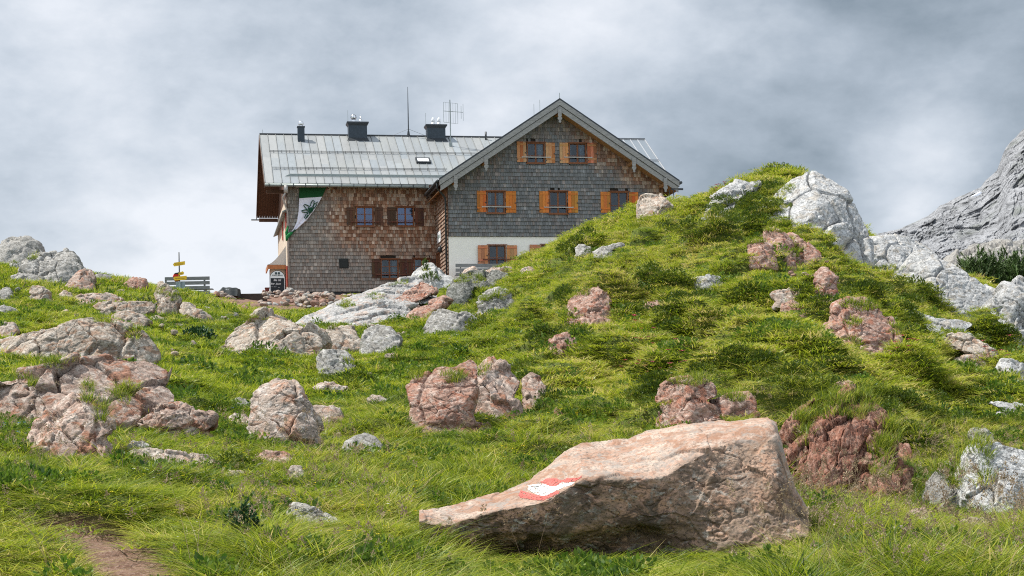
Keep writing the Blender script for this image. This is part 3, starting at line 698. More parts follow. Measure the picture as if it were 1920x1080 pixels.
# soften the laid out profile a little
S3 = S.reshape(nv, nu, 3)
for _ in range(22):
    S3[1:-1, 1:-1] = (S3[:-2, 1:-1]+S3[2:, 1:-1]+S3[1:-1, :-2]+S3[1:-1, 2:])/4
def bb_fix(S3, nrm_):
    S = S3.reshape(-1, 3); o = np.array([3.3, 1.1, 7.7])
    d = fbm(S*3+o, 4, .55)*.03+fbm(S*11+o, 4, .6)*.016+fbm(S*36+o, 3, .7)*.009
    f1, f2, rnd, cen = voro((S+.05*np.stack([pnoise(S*6), pnoise(S*6+9), pnoise(S*6+19)], -1))*np.array([2.6, 2.6, 3.4])+o)
    e = f2-f1; g = sstep(-.1, .25, pnoise(S*1.5+33))
    fz = fbm(S*np.array([1.6, 1.6, 2.6])+o+4, 4, .55); fz2 = fbm(S*np.array([3.6, 3, 5.])+o+14, 4, .6)
    d = d-.012*np.exp(-(fz/.012)**2)*g-.008*np.exp(-(fz2/.02)**2)+.012*rnd[:, 0]*np.clip(e/.03, 0, 1)+.02*((S*np.array([2.6, 2.6, 3.4])+o-cen)*rnd).sum(1)-.012*np.abs(pnoise(S*7+2))
    d = d-.10*np.exp(-(((S[:, 0]-P(1205, 1000, Y0).x)/.09)**2+((S[:, 2]-P(1205, 1015, Y0).z)/.055)**2))
    return d
du = np.gradient(S3, axis=1); dv = np.gradient(S3, axis=0); nn = np.cross(dv, du); nn /= np.linalg.norm(nn, axis=2)[:, :, None]+1e-12
flip = -1 if nn[nv//2, nu//2, 1] > 0 else 1
nn = nn*flip
topw = (1-sstep(.30, .38, VV))
disp = bb_fix(S3, nn).reshape(nv, nu)*lerp(.95, .5, topw)
edgefade = np.minimum(1, np.minimum(np.arange(nu), np.arange(nu)[::-1])/12.)[None, :]
D3 = S3+nn*disp[:, :, None]*edgefade[:, :, None]
ii = np.arange(nu*nv).reshape(nv, nu)
Fq = np.stack([ii[:-1, :-1], ii[1:, :-1], ii[1:, 1:], ii[:-1, 1:]], -1).reshape(-1, 4)
# closed back: drop from the silhouette down into the ground behind
nb = 24
top = D3[0]; back = []
for k in range(1, nb+1):
    t_ = k/nb; q = top.copy(); q[:, 1] += .28*math.sin(t_*math.pi/2)+.03*pnoise(top*5+k*.3); q[:, 2] -= (top[:, 2]-(P(1150, 1125, Y0).z))*t_**1.6
    back.append(q)
Bk = np.concatenate([np.stack(back[::-1]).reshape(-1, 3), D3.reshape(-1, 3)])
tot = (nv+nb)*nu; ii = np.arange(tot).reshape(nv+nb, nu)
Fq = np.stack([ii[:-1, :-1], ii[1:, :-1], ii[1:, 1:], ii[:-1, 1:]], -1).reshape(-1, 4)
oy = Vector((P(1150, 1040, Y0).x, Y0+.5, P(1150, 1080, Y0).z))
org = np.array(oy)
me = npmesh('boulder', Bk-org, Fq)
# pale lit top and shaded front put into the colour, with brown stains (ragged mask)
shade_stain = np.concatenate([np.full((nb, nu), .2), sstep(.30, .40, VV+.06*pnoise(S*4).reshape(nv, nu))*(1-.25*sstep(1200, 1420, U))]).ravel()
setattr_f(me, 'shade_stain', shade_stain)
bm_, t, b, o_ = newmat('marked_boulder_stone')
tcn = t.nodes.new('ShaderNodeTexCoord'); v = tcn.outputs['Object']
mpn = t.nodes.new('ShaderNodeMapping'); mpn.inputs['Scale'].default_value = (1.5, 1.2, 2.1); mpn.inputs['Rotation'].default_value = (0, R_(-28), 0); t.links.new(v, mpn.inputs[0])
v = mpn.outputs[0]
a1 = NOISE(t, v, 3.2, 6, .62, .7); a2 = NOISE(t, v, 9, 7, .7, .8); a3 = NOISE(t, v, 42, 6, .7); a4 = NOISE(t, v, 4.7, 6, .6, 1.4)
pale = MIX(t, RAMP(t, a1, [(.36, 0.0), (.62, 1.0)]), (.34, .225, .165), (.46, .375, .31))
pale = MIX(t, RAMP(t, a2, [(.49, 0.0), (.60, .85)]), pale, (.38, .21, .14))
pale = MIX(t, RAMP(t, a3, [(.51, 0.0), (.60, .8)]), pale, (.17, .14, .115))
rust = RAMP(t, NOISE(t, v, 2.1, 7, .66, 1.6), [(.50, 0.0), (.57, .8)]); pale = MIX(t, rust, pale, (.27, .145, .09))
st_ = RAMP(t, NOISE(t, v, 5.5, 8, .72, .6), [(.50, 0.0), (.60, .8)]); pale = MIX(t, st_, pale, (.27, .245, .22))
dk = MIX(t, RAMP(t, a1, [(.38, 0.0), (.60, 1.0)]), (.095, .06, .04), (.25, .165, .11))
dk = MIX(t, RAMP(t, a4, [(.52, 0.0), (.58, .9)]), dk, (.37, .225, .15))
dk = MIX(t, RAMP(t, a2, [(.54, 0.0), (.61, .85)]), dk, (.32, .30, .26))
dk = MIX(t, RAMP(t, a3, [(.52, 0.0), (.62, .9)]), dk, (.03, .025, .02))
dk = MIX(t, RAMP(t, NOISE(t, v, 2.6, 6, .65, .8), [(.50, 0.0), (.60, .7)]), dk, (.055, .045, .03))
at = t.nodes.new('ShaderNodeAttribute'); at.attribute_name = 'shade_stain'
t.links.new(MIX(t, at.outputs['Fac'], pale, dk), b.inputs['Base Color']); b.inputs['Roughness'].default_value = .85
bump(t, b, MATH(t, 'ADD', a2, MATH(t, 'MULTIPLY', a3, .6)), .5, .015)
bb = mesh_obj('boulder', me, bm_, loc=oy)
tag(bb, 'biggest foreground boulder with the red and white painted trail mark', 'boulder')
# painted mark: a thin coat of paint following the rock
def cs(s, ox=960, oy_=885, k=1920/130.): return [(ox+a/k, oy_+b/k) for a, b in px_list(s)]
red1 = cs('190,620 225,510 300,520 420,560 540,590 700,640 860,660 960,640 1100,570 1200,510 1310,530 1290,580 1180,640 1080,690 960,740 830,785 600,770 420,740 250,710 160,690')
white = cs('420,460 480,420 430,370 560,350 700,330 850,320 950,350 1050,390 1150,405 1260,370 1330,310 1400,285 1500,300 1600,290 1730,275 1700,320 1650,360 1560,385 1450,410 1330,470 1200,510 1100,570 960,640 860,655 700,632 620,590 520,530 440,490')
red2 = cs('760,265 860,240 930,185 1100,165 1230,170 1300,215 1400,215 1520,165 1700,160 1830,155 1920,95 1920,150 1830,205 1740,260 1600,280 1480,290 1400,275 1300,330 1240,380 1130,405 1060,385 960,350 850,310')
strk = [cs(s) for s in ('540,395 600,420 680,450 735,470', '735,470 690,485 610,530', '600,400 700,400 780,375', '820,335 800,375 770,385', '880,385 860,430 820,440', '825,485 760,500 720,535 705,575', '950,430 990,465', '430,490 520,500', '660,390 680,380')]
mu, mv = 330, 210
ug = np.linspace(966, 1094, mu); vg = np.linspace(.06, .42, mv); UG, VG = np.meshgrid(ug, vg)
def samp(A, u_, v_):
    fx = np.clip((u_-786)/(1516-786)*(nu-1), 0, nu-1.001); fy = np.clip(v_*(nv-1), 0, nv-1.001); i = fx.astype(int); j = fy.astype(int); a = (fx-i)[..., None]; b2 = (fy-j)[..., None]
    return (A[j, i]*(1-a)+A[j, i+1]*a)*(1-b2)+(A[j+1, i]*(1-a)+A[j+1, i+1]*a)*b2
PT = samp(D3, UG, VG)+samp(nn, UG, VG)*.0022
qx, qy = to_px(PT[..., 0], PT[..., 1], PT[..., 2])
jit = fbm(np.stack([qx.ravel()*.35, qy.ravel()*.5, qx.ravel()*0], -1), 3).reshape(qx.shape)*2.2
mk = np.zeros(qx.shape, int)
mk[inpoly(red1, qx+jit, qy+jit*.5) | inpoly(red2, qx+jit, qy+jit*.5)] = 1
mk[inpoly(white, qx+jit, qy+jit*.4)] = 2
for sk in strk:
    for (ax, ay), (bx_, by_) in zip(sk[:-1], sk[1:]):
        dx, dy = bx_-ax, by_-ay; tt = np.clip(((qx-ax)*dx+(qy-ay)*dy)/(dx*dx+dy*dy), 0, 1)
        mk[(np.hypot(qx-ax-tt*dx, qy-ay-tt*dy) < .62) & (mk == 2)] = 3
worn = fbm(np.stack([PT[..., 0].ravel()*60, PT[..., 1].ravel()*60, PT[..., 2].ravel()*60], -1), 3).reshape(mk.shape)
mk[(worn > .20)] = 0
ii = np.arange(mu*mv).reshape(mv, mu); quads = np.stack([ii[:-1, :-1], ii[1:, :-1], ii[1:, 1:], ii[:-1, 1:]], -1).reshape(-1, 4)
fm_ = mk[:-1, :-1].ravel(); vis_ = ((PT-D3[0, nu//2])[..., 0] > -99)[:-1, :-1].ravel()
keep = (fm_ > 0) & vis_
vu, inv = np.unique(quads[keep], return_inverse=True)
me = npmesh('trail_mark', PT.reshape(-1, 3)[vu]-org, inv.reshape(-1, 4))
mk_o = mesh_obj('trail_mark', me, [simple('red_paint', (.46, .11, .09), .7, 0, .25, 40), simple('white_paint', (.72, .72, .69), .7, 0, .1, 40), simple('black_marker', (.12, .13, .13), .6)], parent=bb)
me.polygons.foreach_set('material_index', (fm_[keep]-1).astype(np.int32))
def bb_inside(X, Y, Z):
    px, _ = to_px(X, Y, Z); dep = np.interp(px, pa[:, 0], pa[:, 6])
    return (px > 790) & (px < 1512) & (Y > Y0+.06) & (Y < Y0+dep+.25)
#<HOUSE>
# ------------------------------------------------------------------ the mountain hut
vpx_ = sxz(370, 830)[0]; AH = math.atan(-vpx_)
EX = Vector((math.cos(AH), math.sin(AH), 0)); EY = Vector((-math.sin(AH), math.cos(AH), 0))
O = P(843, 553, 95.0); O.z = ZPL
def _ray(px, py):
    a, b_ = sxz(px, py); r = Vector((a, 1, b_)); c = -O
    return Vector((c.dot(EX), c.dot(EY), c.z)), Vector((r.dot(EX), r.dot(EY), r.z))
def W(px, py, yl=0.0):
    c, r = _ray(px, py); t_ = (yl-c.y)/r.y; q = c+r*t_; return q.x, q.z
def Wx(px, py, xl=0.0):
    c, r = _ray(px, py); t_ = (xl-c.x)/r.x; q = c+r*t_; return q.y, q.z
def world(l): return O+EX*l[0]+EY*l[1]+Vector((0, 0, l[2]))
YG = -1.0                                    # gable verge overhang
RC, ZR = W(1049, 186, YG); XEL, ZEL = W(824, 338, YG); XER, ZER = W(1273, 337, YG)
ZE = (ZEL+ZER)/2; SL = (ZR-ZE)/((XER-XEL)/2)
YD = Wx(818, 450, 0)[0]
XR = W(1243, 350, 0)[0]
YF = YD-.9; ZF = W(660, 344, YF)[1]
lo, hi = YD, YD+14
for _ in range(40):
    m_ = (lo+hi)/2
    if W(490, 252, m_)[1] > ZR-.02: hi = m_
    else: lo = m_
YR = lo; YB = 2*YR-YF
XVL = W(497, 344, YF)[0]; XVR = W(1209, 258, YR)[0]
XL = W(540, 450, YD)[0]; XRM = XVR-1.2
SM = (ZR-.02-ZF)/(YR-YF)
ZPLAST = W(900, 443, 0)[1]
print('HUT', YD, YR, YB, 'ridge', RC, ZR, 'eave', ZE, ZF, 'x', XVL, XL, XR, XVR, 'slopes', SL, SM)
hut = empty('mountain_hut', O, AH, label='shingle clad mountain hut with a metal roof and white plaster base', cat='building')
def colmat(name, rough=.75, metal=0, scale=30, amt=.25, bmp=.3, stretch=(1, 1, 1), dirtc=None):
    m, t, b, o = newmat(name)
    at = t.nodes.new('ShaderNodeAttribute'); at.attribute_name = 'col'
    tcn = t.nodes.new('ShaderNodeTexCoord'); mpn = t.nodes.new('ShaderNodeMapping'); mpn.inputs['Scale'].default_value = stretch
    t.links.new(tcn.outputs['Object'], mpn.inputs[0])
    n = NOISE(t, mpn.outputs[0], scale, 5, .65)
    hv = t.nodes.new('ShaderNodeHueSaturation'); t.links.new(at.outputs['Color'], hv.inputs['Color'])
    mr = t.nodes.new('ShaderNodeMapRange'); t.links.new(n, mr.inputs[0]); mr.inputs['From Min'].default_value = .3; mr.inputs['From Max'].default_value = .7
    mr.inputs['To Min'].default_value = 1-amt; mr.inputs['To Max'].default_value = 1+amt; t.links.new(mr.outputs[0], hv.inputs['Value'])
    c = hv.outputs[0]
    if dirtc:
        c = MIX(t, RAMP(t, NOISE(t, mpn.outputs[0], scale*.12, 5, .6), [(.5, 0.0), (.72, .55)]), c, dirtc)
    t.links.new(c, b.inputs['Base Color']); b.inputs['Roughness'].default_value = rough; b.inputs['Metallic'].default_value = metal
    bump(t, b, n, bmp, .01); return m
M_SH = colmat('weathered_shingle', .8, 0, 14, .22, .3, (6, 6, .8))
M_BACK = simple('dark_backing_boards', (.035, .028, .022), .9)
M_PL = simple('white_plaster', (.82, .79, .73), .9, 0, .03, 5, bmp=.15)
M_CREAM = simple('cream_plaster', (.52, .44, .35), .9, 0, .08, 5)
M_ROOF = colmat('zinc_roof_sheet', .42, .35, 5, .07, .05, (1, .35, .35), (.40, .41, .38))
M_SEAM = simple('zinc_seam', (.17, .18, .18), .6, .2, .15)
M_DKM = simple('dark_metal', (.045, .05, .055), .45, .4, .1)
M_SLATE = simple('slate_blue_sheet', (.038, .05, .062), .55, .2, .1, 6)
M_GUT = simple('grey_gutter_metal', (.25, .28, .27), .45, .5, .1)
M_VB = simple('weathered_grey_board', (.27, .26, .25), .8, 0, .22, 6, (1, 6, 6))
M_SOF = simple('warm_soffit_boards', (.36, .19, .085), .75, 0, .2, 5, (6, 1, 6))
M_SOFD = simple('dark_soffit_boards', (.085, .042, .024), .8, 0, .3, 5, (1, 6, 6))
M_OR = colmat('orange_larch_shutter', .6, 0, 9, .28, .2, (7, 7, .8))
M_FR = simple('window_frame_wood', (.20, .07, .025), .55, 0, .15, 10)
M_BAR = simple('galvanised_bar', (.45, .42, .38), .5, .3, .1)
M_RED = simple('brown_red_bar', (.14, .045, .025), .6)
M_CUR = simple('white_curtain', (.72, .74, .75), .9, 0, .05)
M_DARK = simple('dark_room', (.02, .02, .022), .9)
M_STEEL = simple('bright_steel', (.75, .76, .78), .22, .9, .05)
M_WHT = simple('white_enamel', (.75, .76, .77), .5)
def glassmat(name, tint, refl, refl_k=.8):
    m, t, b, o = newmat(name)
    g = t.nodes.new('ShaderNodeBsdfGlossy'); g.inputs['Roughness'].default_value = .04; g.inputs['Color'].default_value = (*refl, 1)
    tr = t.nodes.new('ShaderNodeBsdfTransparent'); tr.inputs['Color'].default_value = (*tint, 1)
    fr = t.nodes.new('ShaderNodeFresnel'); fr.inputs['IOR'].default_value = 1.6
    ms = t.nodes.new('ShaderNodeMixShader'); t.links.new(MATH(t, 'MULTIPLY', fr.outputs[0], refl_k, True), ms.inputs[0])
    t.links.new(tr.outputs[0], ms.inputs[1]); t.links.new(g.outputs[0], ms.inputs[2]); t.links.new(ms.outputs[0], o.inputs[0]); return m
M_GL = glassmat('window_glass', (.6, .65, .68), (.9, .95, 1))
M_GL2 = glassmat('sky_reflecting_glass', (.5, .55, .6), (.5, .62, .9), 2.4)
rs = random.Random(5)
# windows: px box of glass frame, shutters, plane
WIN = []
def wrect(x0, y0, x1, y1, yl=0.0):
    a = W(x0, y1, yl); b_ = W(x1, y0, yl); return a[0], b_[0], a[1], b_[1]
WD = [ # frame, left shutter, right shutter, plane key, curtain, bar
 ((988, 268, 1021, 306), (969, 266, 986, 304), (1023, 268, 1040, 306), 'R', 1, 1),
 ((1067, 269, 1099, 306), (1049, 268, 1065, 306), (1101, 268, 1118, 306), 'R', 2, 1),
 ((913, 359, 946, 400), (894, 358, 911, 398), (948, 359, 967, 399), 'R', 3, 2),
 ((1030, 359, 1063, 401), (1011, 359, 1028, 399), (1065, 359, 1083, 399), 'R', 0, 1),
 ((1144, 360, 1177, 401), (1126, 360, 1143, 399), (1179, 361, 1196, 400), 'R', 0, 0),
 ((916, 460, 948, 497), (896, 460, 914, 495), (950, 460, 969, 495), 'P', 0, 2),
 ((1015, 459, 1036, 497), (993, 459, 1013, 495), (1038, 460, 1056, 495), 'P', 0, 0),
 ((668, 388, 700, 424), (650, 389, 666, 423), (702, 389, 718, 423), 'L', 0, 3),
 ((744, 388, 776, 424), (726, 389, 742, 423), (778, 390, 794, 424), 'L', 0, 3),
 ((714, 486, 747, 523), (697, 486, 713, 521), (749, 486, 774, 521), 'L', 2, 3),
 ((776, 485, 806, 523), None, (808, 486, 816, 521), 'L', 4, 0)]
for d_ in WD:
    yl = YD if d_[3] == 'L' else 0.0
    d2 = [wrect(*q, yl) if q else None for q in d_[:3]]
    WIN.append((d2[0], d2[1], d2[2], d_[3], d_[4], d_[5]))
def cut_spans(x0, x1, z0, z1, holes):
    sp = [(x0, x1)]
    for h in holes:
        if h[2] < z1-1e-4 and h[3] > z0+1e-4:
            ns = []
            for a, b_ in sp:
                if h[1] <= a or h[0] >= b_: ns.append((a, b_)); continue
                if h[0] > a: ns.append((a, h[0]))
                if h[1] < b_: ns.append((h[1], b_))
            sp = ns
    return sp
def gable_x(z):     # inside of the gable under the roof
    d = (ZR-.62-z)/SL; return max(0.0, RC-d), min(XR, RC+d)
def wall_rows(mb, zs, fx, y, th, holes, step=.1):
    cuts = sorted(set([zs[0], zs[1]]+[h[2] for h in holes]+[h[3] for h in holes]))
    cuts = [c for c in cuts if zs[0] <= c <= zs[1]]
    for a, b_ in zip(cuts[:-1], cuts[1:]):
        k = max(1, int(math.ceil((b_-a)/step)))
        if fx(a) == fx(b_): k = 1
        for i in range(k):
            z0 = a+(b_-a)*i/k; z1 = a+(b_-a)*(i+1)/k; x0, x1 = fx(z1)
            if x1-x0 < .02: continue
            for s0, s1 in cut_spans(x0, x1, z0, z1, holes): mb.box(s0, s1, y, y+th, z0, z1)
hR = [w_[0] for w_ in WIN if w_[3] in 'RP']; hL = [w_[0] for w_ in WIN if w_[3] == 'L']
mb = MB(); wall_rows(mb, (ZPLAST, ZR-.62), gable_x, .035, .14, hR); mb.build('wall', M_BACK, hut)
mb = MB(); wall_rows(mb, (-1.2, ZPLAST-.02), lambda z: (0.0, XR), .02, .16, hR); o = mb.build('plaster_wall', M_PL, hut); tag(o, 'white plastered ground floor wall of the right wing')
mb = MB(); wall_rows(mb, (-1.2, ZF+.4), lambda z: (XL, -.001), YD+.035, .14, hL); mb.build('wall', M_BACK, hut)
# side walls and dark interior blocks
mb = MB(); mb.box(.03, .17, .18, YD+.3, -1.2, ZE+.3); mb.box(XR-.15, XR, .18, YR-3, -1.2, ZE+.3); mb.split('side_wall', M_BACK, hut)
mb = MB(); mb.box(.3, XR-.3, 1.1, 1.2, -1.2, ZE-.1); mb.box(XL+.3, -.3, YD+1.1, YD+1.2, -1.2, ZF); mb.box(RC-3, RC+3, 1.1, 1.2, ZE-.09, ZR-2.4); mb.split('inner_wall', M_DARK, hut)
for z_ in (ZPLAST-.4, ZPLAST+2.5): mb = MB(); mb.box(.2, XR-.2, .2, 1.05, z_, z_+.1); mb.build('inner_floor', M_DARK, hut)
mb = MB(); mb.box(XL, XL+.16, YD+.175, YB-.9, -1.2, ZF-.5)
mb.box(XR+.0, XRM, YR-3.2, YR-3.0, -1.2, ZF+1.2); mb.box(XRM-.16, XRM, YR-2.9, YB-.9, -1.2, ZF)
mb.box(XL+.17, XRM-.2, YB-1.1, YB-.95, -1.2, ZF-.1)
o = mb.build('plaster_wall', M_CREAM, hut); tag(o, 'cream plastered end wall seen edge on')
mb = MB(); mb.prism([(XL+.02, YD+.2, ZF-.48), (XL+.02, YB-.95, ZF-.48), (XL+.02, YR, ZR-.7)], (.12, 0, 0)); mb.prism([(XRM-.15, YF+1.1, ZF-.1), (XRM-.15, YB-.95, ZF-.1), (XRM-.15, YR, ZR-.4)], (.12, 0, 0)); mb.split('gable_boarding', M_SOFD, hut)
# dark plinth under the left wing
mb = MB(); mb.box(XL-.02, -.05, YD-.03, YD+.02, -1.2, W(600, 548, YD)[1]); mb.build('plinth', simple('dark_plinth', (.03, .032, .034), .8), hut)
# shingles -------------------------------------------------------
def shingles(name, x0, x1, z0, z1, holes, put, brown, inside=None, rowh=.205, seed=3, grey=(.155, .157, .158), label=None, sp=1.0):
    r = random.Random(seed); s = MB(); z = z0; row = 0
    nrow = int(math.ceil((z1-z0)/rowh))
    for row in range(nrow):
        z = z0+row*rowh; x = x0-r.uniform(0, .1); wob = r.uniform(-.006, .006)
        while x < x1:
            wd = r.uniform(.085, .19)*sp; a, b_ = max(x, x0), min(x+wd, x1); x += wd
            if b_-a < .02: continue
            zl, zh = z+wob+r.uniform(-.008, .008), z+rowh+.02
            m = (a+b_)/2; zc = z+rowh/2
            if inside and not inside(m, zc): continue
            bad = False
            for h in holes:
                if h[0]-.02 < b_ and h[1]+.02 > a and h[2]-.02 < zh-.03 and h[3]+.02 > zl:
                    if h[0]+.0 <= m <= h[1]:
                        if zl < h[2]-.04: zh = min(zh, h[2]-.005)
                        elif zl < h[3] < zh-.03: zl = h[3]+.005
                        else: bad = True
                    else:
                        if m < h[0]: b_ = min(b_, h[0]-.004)
                        else: a = max(a, h[1]+.004)
                        if b_-a < .015: bad = True
            if bad: continue
            w_ = brown(m, zc); v = r.choice((.84, .93, 1., 1.05, 1.16))*r.uniform(.85, 1.15)
            if r.random() < .06: v *= 1.35
            bw = min(1, max(0, w_+r.uniform(-.22, .22)))
            bc = r.choice(((.29, .155, .095), (.36, .235, .16), (.44, .33, .25), (.21, .10, .055)))
            s.col = tuple((grey[i]*(1-bw)+bc[i]*bw)*v for i in range(3))
            g = .005; t0 = .060+r.uniform(-.008, .016); t1 = .006
            s.hexa([put(a+g, -t0, zl), put(b_-g, -t0, zl), put(a+g, .02, zl), put(b_-g, .02, zl), put(a+g, -t1, zh), put(b_-g, -t1, zh), put(a+g, .02, zh), put(b_-g, .02, zh)])
    o = s.build(name, M_SH, hut, col=True); 
    if label: tag(o, label)
    return o
def sm(a, b_, x):
    t_ = min(1, max(0, (x-a)/(b_-a))); return t_*t_*(3-2*t_)
def nz(x, z, s=1.0): return float(pnoise(np.array([[x*s, z*s, 2.2]]))[0])
def brR(x, z):
    xl_, xr_ = gable_x(z); d = (ZR-z)-abs(x-RC)*SL
    right = sm(RC-.5, RC+2.2, x)
    return max(0, (1-sm(.8, 2.5, d+nz(x, z, .9)*.9)))*(.12+.8*right)
def brL(x, z):
    zt = ZF-z; n = nz(x, z, .7)*.8+nz(x, z, 2)*.25
    px_ = (x-XL)/(0-XL)
    band = sm(.18, .45, px_+n*.22)*(1-sm(3.3, 5.2, zt+n+(1-px_)*1.2))
    return min(1, max(band, (1-sm(.3, 1.0, zt+n*.4))*sm(.05, .3, px_), sm(.86, .97, px_)*.8))*.95+.12
def brS(y, z): return .55+.4*sm(ZF-3.5, ZF-.5, z+nz(y, z)*.6)
shingles('shingle_cladding', 0.0, XR, ZPLAST, ZR-.6, hR, lambda x, y, z: (x, y, z), brR, lambda x, z: gable_x(z-.2)[0] < x < gable_x(z-.2)[1]+.0, seed=4, label='grey weathered shingles of the right wing gable')
shingles('shingle_cladding', XL, -.03, W(600, 547, YD)[1], ZF+.3, hL, lambda x, y, z: (x, y+YD, z), brL, seed=8, grey=(.235, .215, .19), label='brown and grey shingles of the recessed left wing')
# side wall of the right wing (faces left), holes: door and plaque
dz = Wx(824, 472, 0); 
hS = [(YD-1.75, YD-.15, -1.2, dz[1])]
shingles('shingle_cladding', .03, YD-.03, -1.2, ZE+.25, hS, lambda y, x, z: (x, y, z), brS, seed=12, grey=(.15, .13, .115), label='reddish shingles of the short side wall')
# corner boards
mb = MB(); mb.box(-.05, .0, -.05, .0, ZPLAST, ZE-.1); mb.box(XL-.05, XL, YD-.05, YD, .3, ZF-.1); mb.split('corner_board', M_SOFD, hut)
# door + lamp + plaque on the side wall
mb = MB(); mb.box(.0, .04, YD-1.7, YD-.2, -1.2, dz[1]-.08); do = mb.build('door', simple('brown_door', (.16, .065, .03), .6, 0, .2, 6, (1, 1, 6)), hut)
mb = MB(); mb.box(-.05, .0, YD-1.78, YD-1.7, -1.2, dz[1]); mb.box(-.05, .0, YD-.2, YD-.12, -1.2, dz[1]); mb.box(-.05, .0, YD-1.7, YD-.2, dz[1]-.08, dz[1]); mb.split('door_frame', M_FR, do)
mb = MB(); mb.ball((-.12, .09, .02), .06, 8, 6); mb.v = [(x, y+YD-1.6, z+.6) for x, y, z in mb.v]; mb.build('handle', M_STEEL, do)
ly, lz = Wx(827, 468, -.1)
mb = MB(); mb.ball((-.16, ly, lz), .14, 12, 8, 1.25); mb.tube([(-.16, ly, lz+.1), (-.1, ly, lz+.24), (.0, ly, lz+.24)], .03); mb.build('wall_lamp', M_DKM, hut, smooth=True)
a = Wx(821, 457, -.06); b_ = Wx(826.5, 432, -.06)
mb = MB(); mb.box(-.09, -.05, min(a[0], b_[0]), max(a[0], b_[0]), a[1], b_[1]); pq = mb.build('wall_plaque', M_WHT, hut)
mb = MB(); y0_, y1_ = min(a[0], b_[0])+.25, max(a[0], b_[0])-.25; zz0, zz1 = a[1]+.2, b_[1]-.2
for k in range(5): mb.box(-.097, -.0905, y0_, y1_-.1*(k % 2), lerp(zz0, zz1, k/5)+.02, lerp(zz0, zz1, k/5)+.06)
mb.build('plaque_lettering', simple('grey_green_print', (.22, .27, .25), .7), pq)
# windows -------------------------------------------------------
def shutter(x0, x1, z0, z1, yp, dark, seed):
    r = random.Random(seed); s = MB(); n = 3; g = .004
    pal = ((.50, .145, .022), (.58, .18, .035), (.42, .11, .018)) if dark == 0 else ((.48, .20, .085), (.55, .25, .12), (.38, .13, .05)) if dark == 2 else ((.085, .034, .016), (.10, .04, .02), (.07, .027, .013))
    for k in range(n):
        s.col = tuple(c*r.uniform(.75, 1.15) for c in r.choice(pal)); s.box(lerp(x0, x1, k/n)+g, lerp(x0, x1, (k+1)/n)-g, yp-.085, yp-.055, z0, z1)
    for f in (.13, .80):
        s.col = tuple(c*r.uniform(.9, 1.2) for c in pal[0]); zc = lerp(z1, z0, f); s.box(x0+.02, x1-.02, yp-.108, yp-.086, zc-.045, zc+.045)
    o = s.build('shutter', M_OR, hut, col=True)
    h = MB(); zc = lerp(z1, z0, .8); h.box(x0+.01, x0+.06, yp-.125, yp-.109, zc-.1, zc-.05); h.box(x1-.07, x1-.02, yp-.125, yp-.086, lerp(z0, z1, .45)-.03, lerp(z0, z1, .45)+.03); h.split('hinge', M_DKM, o)
    return o
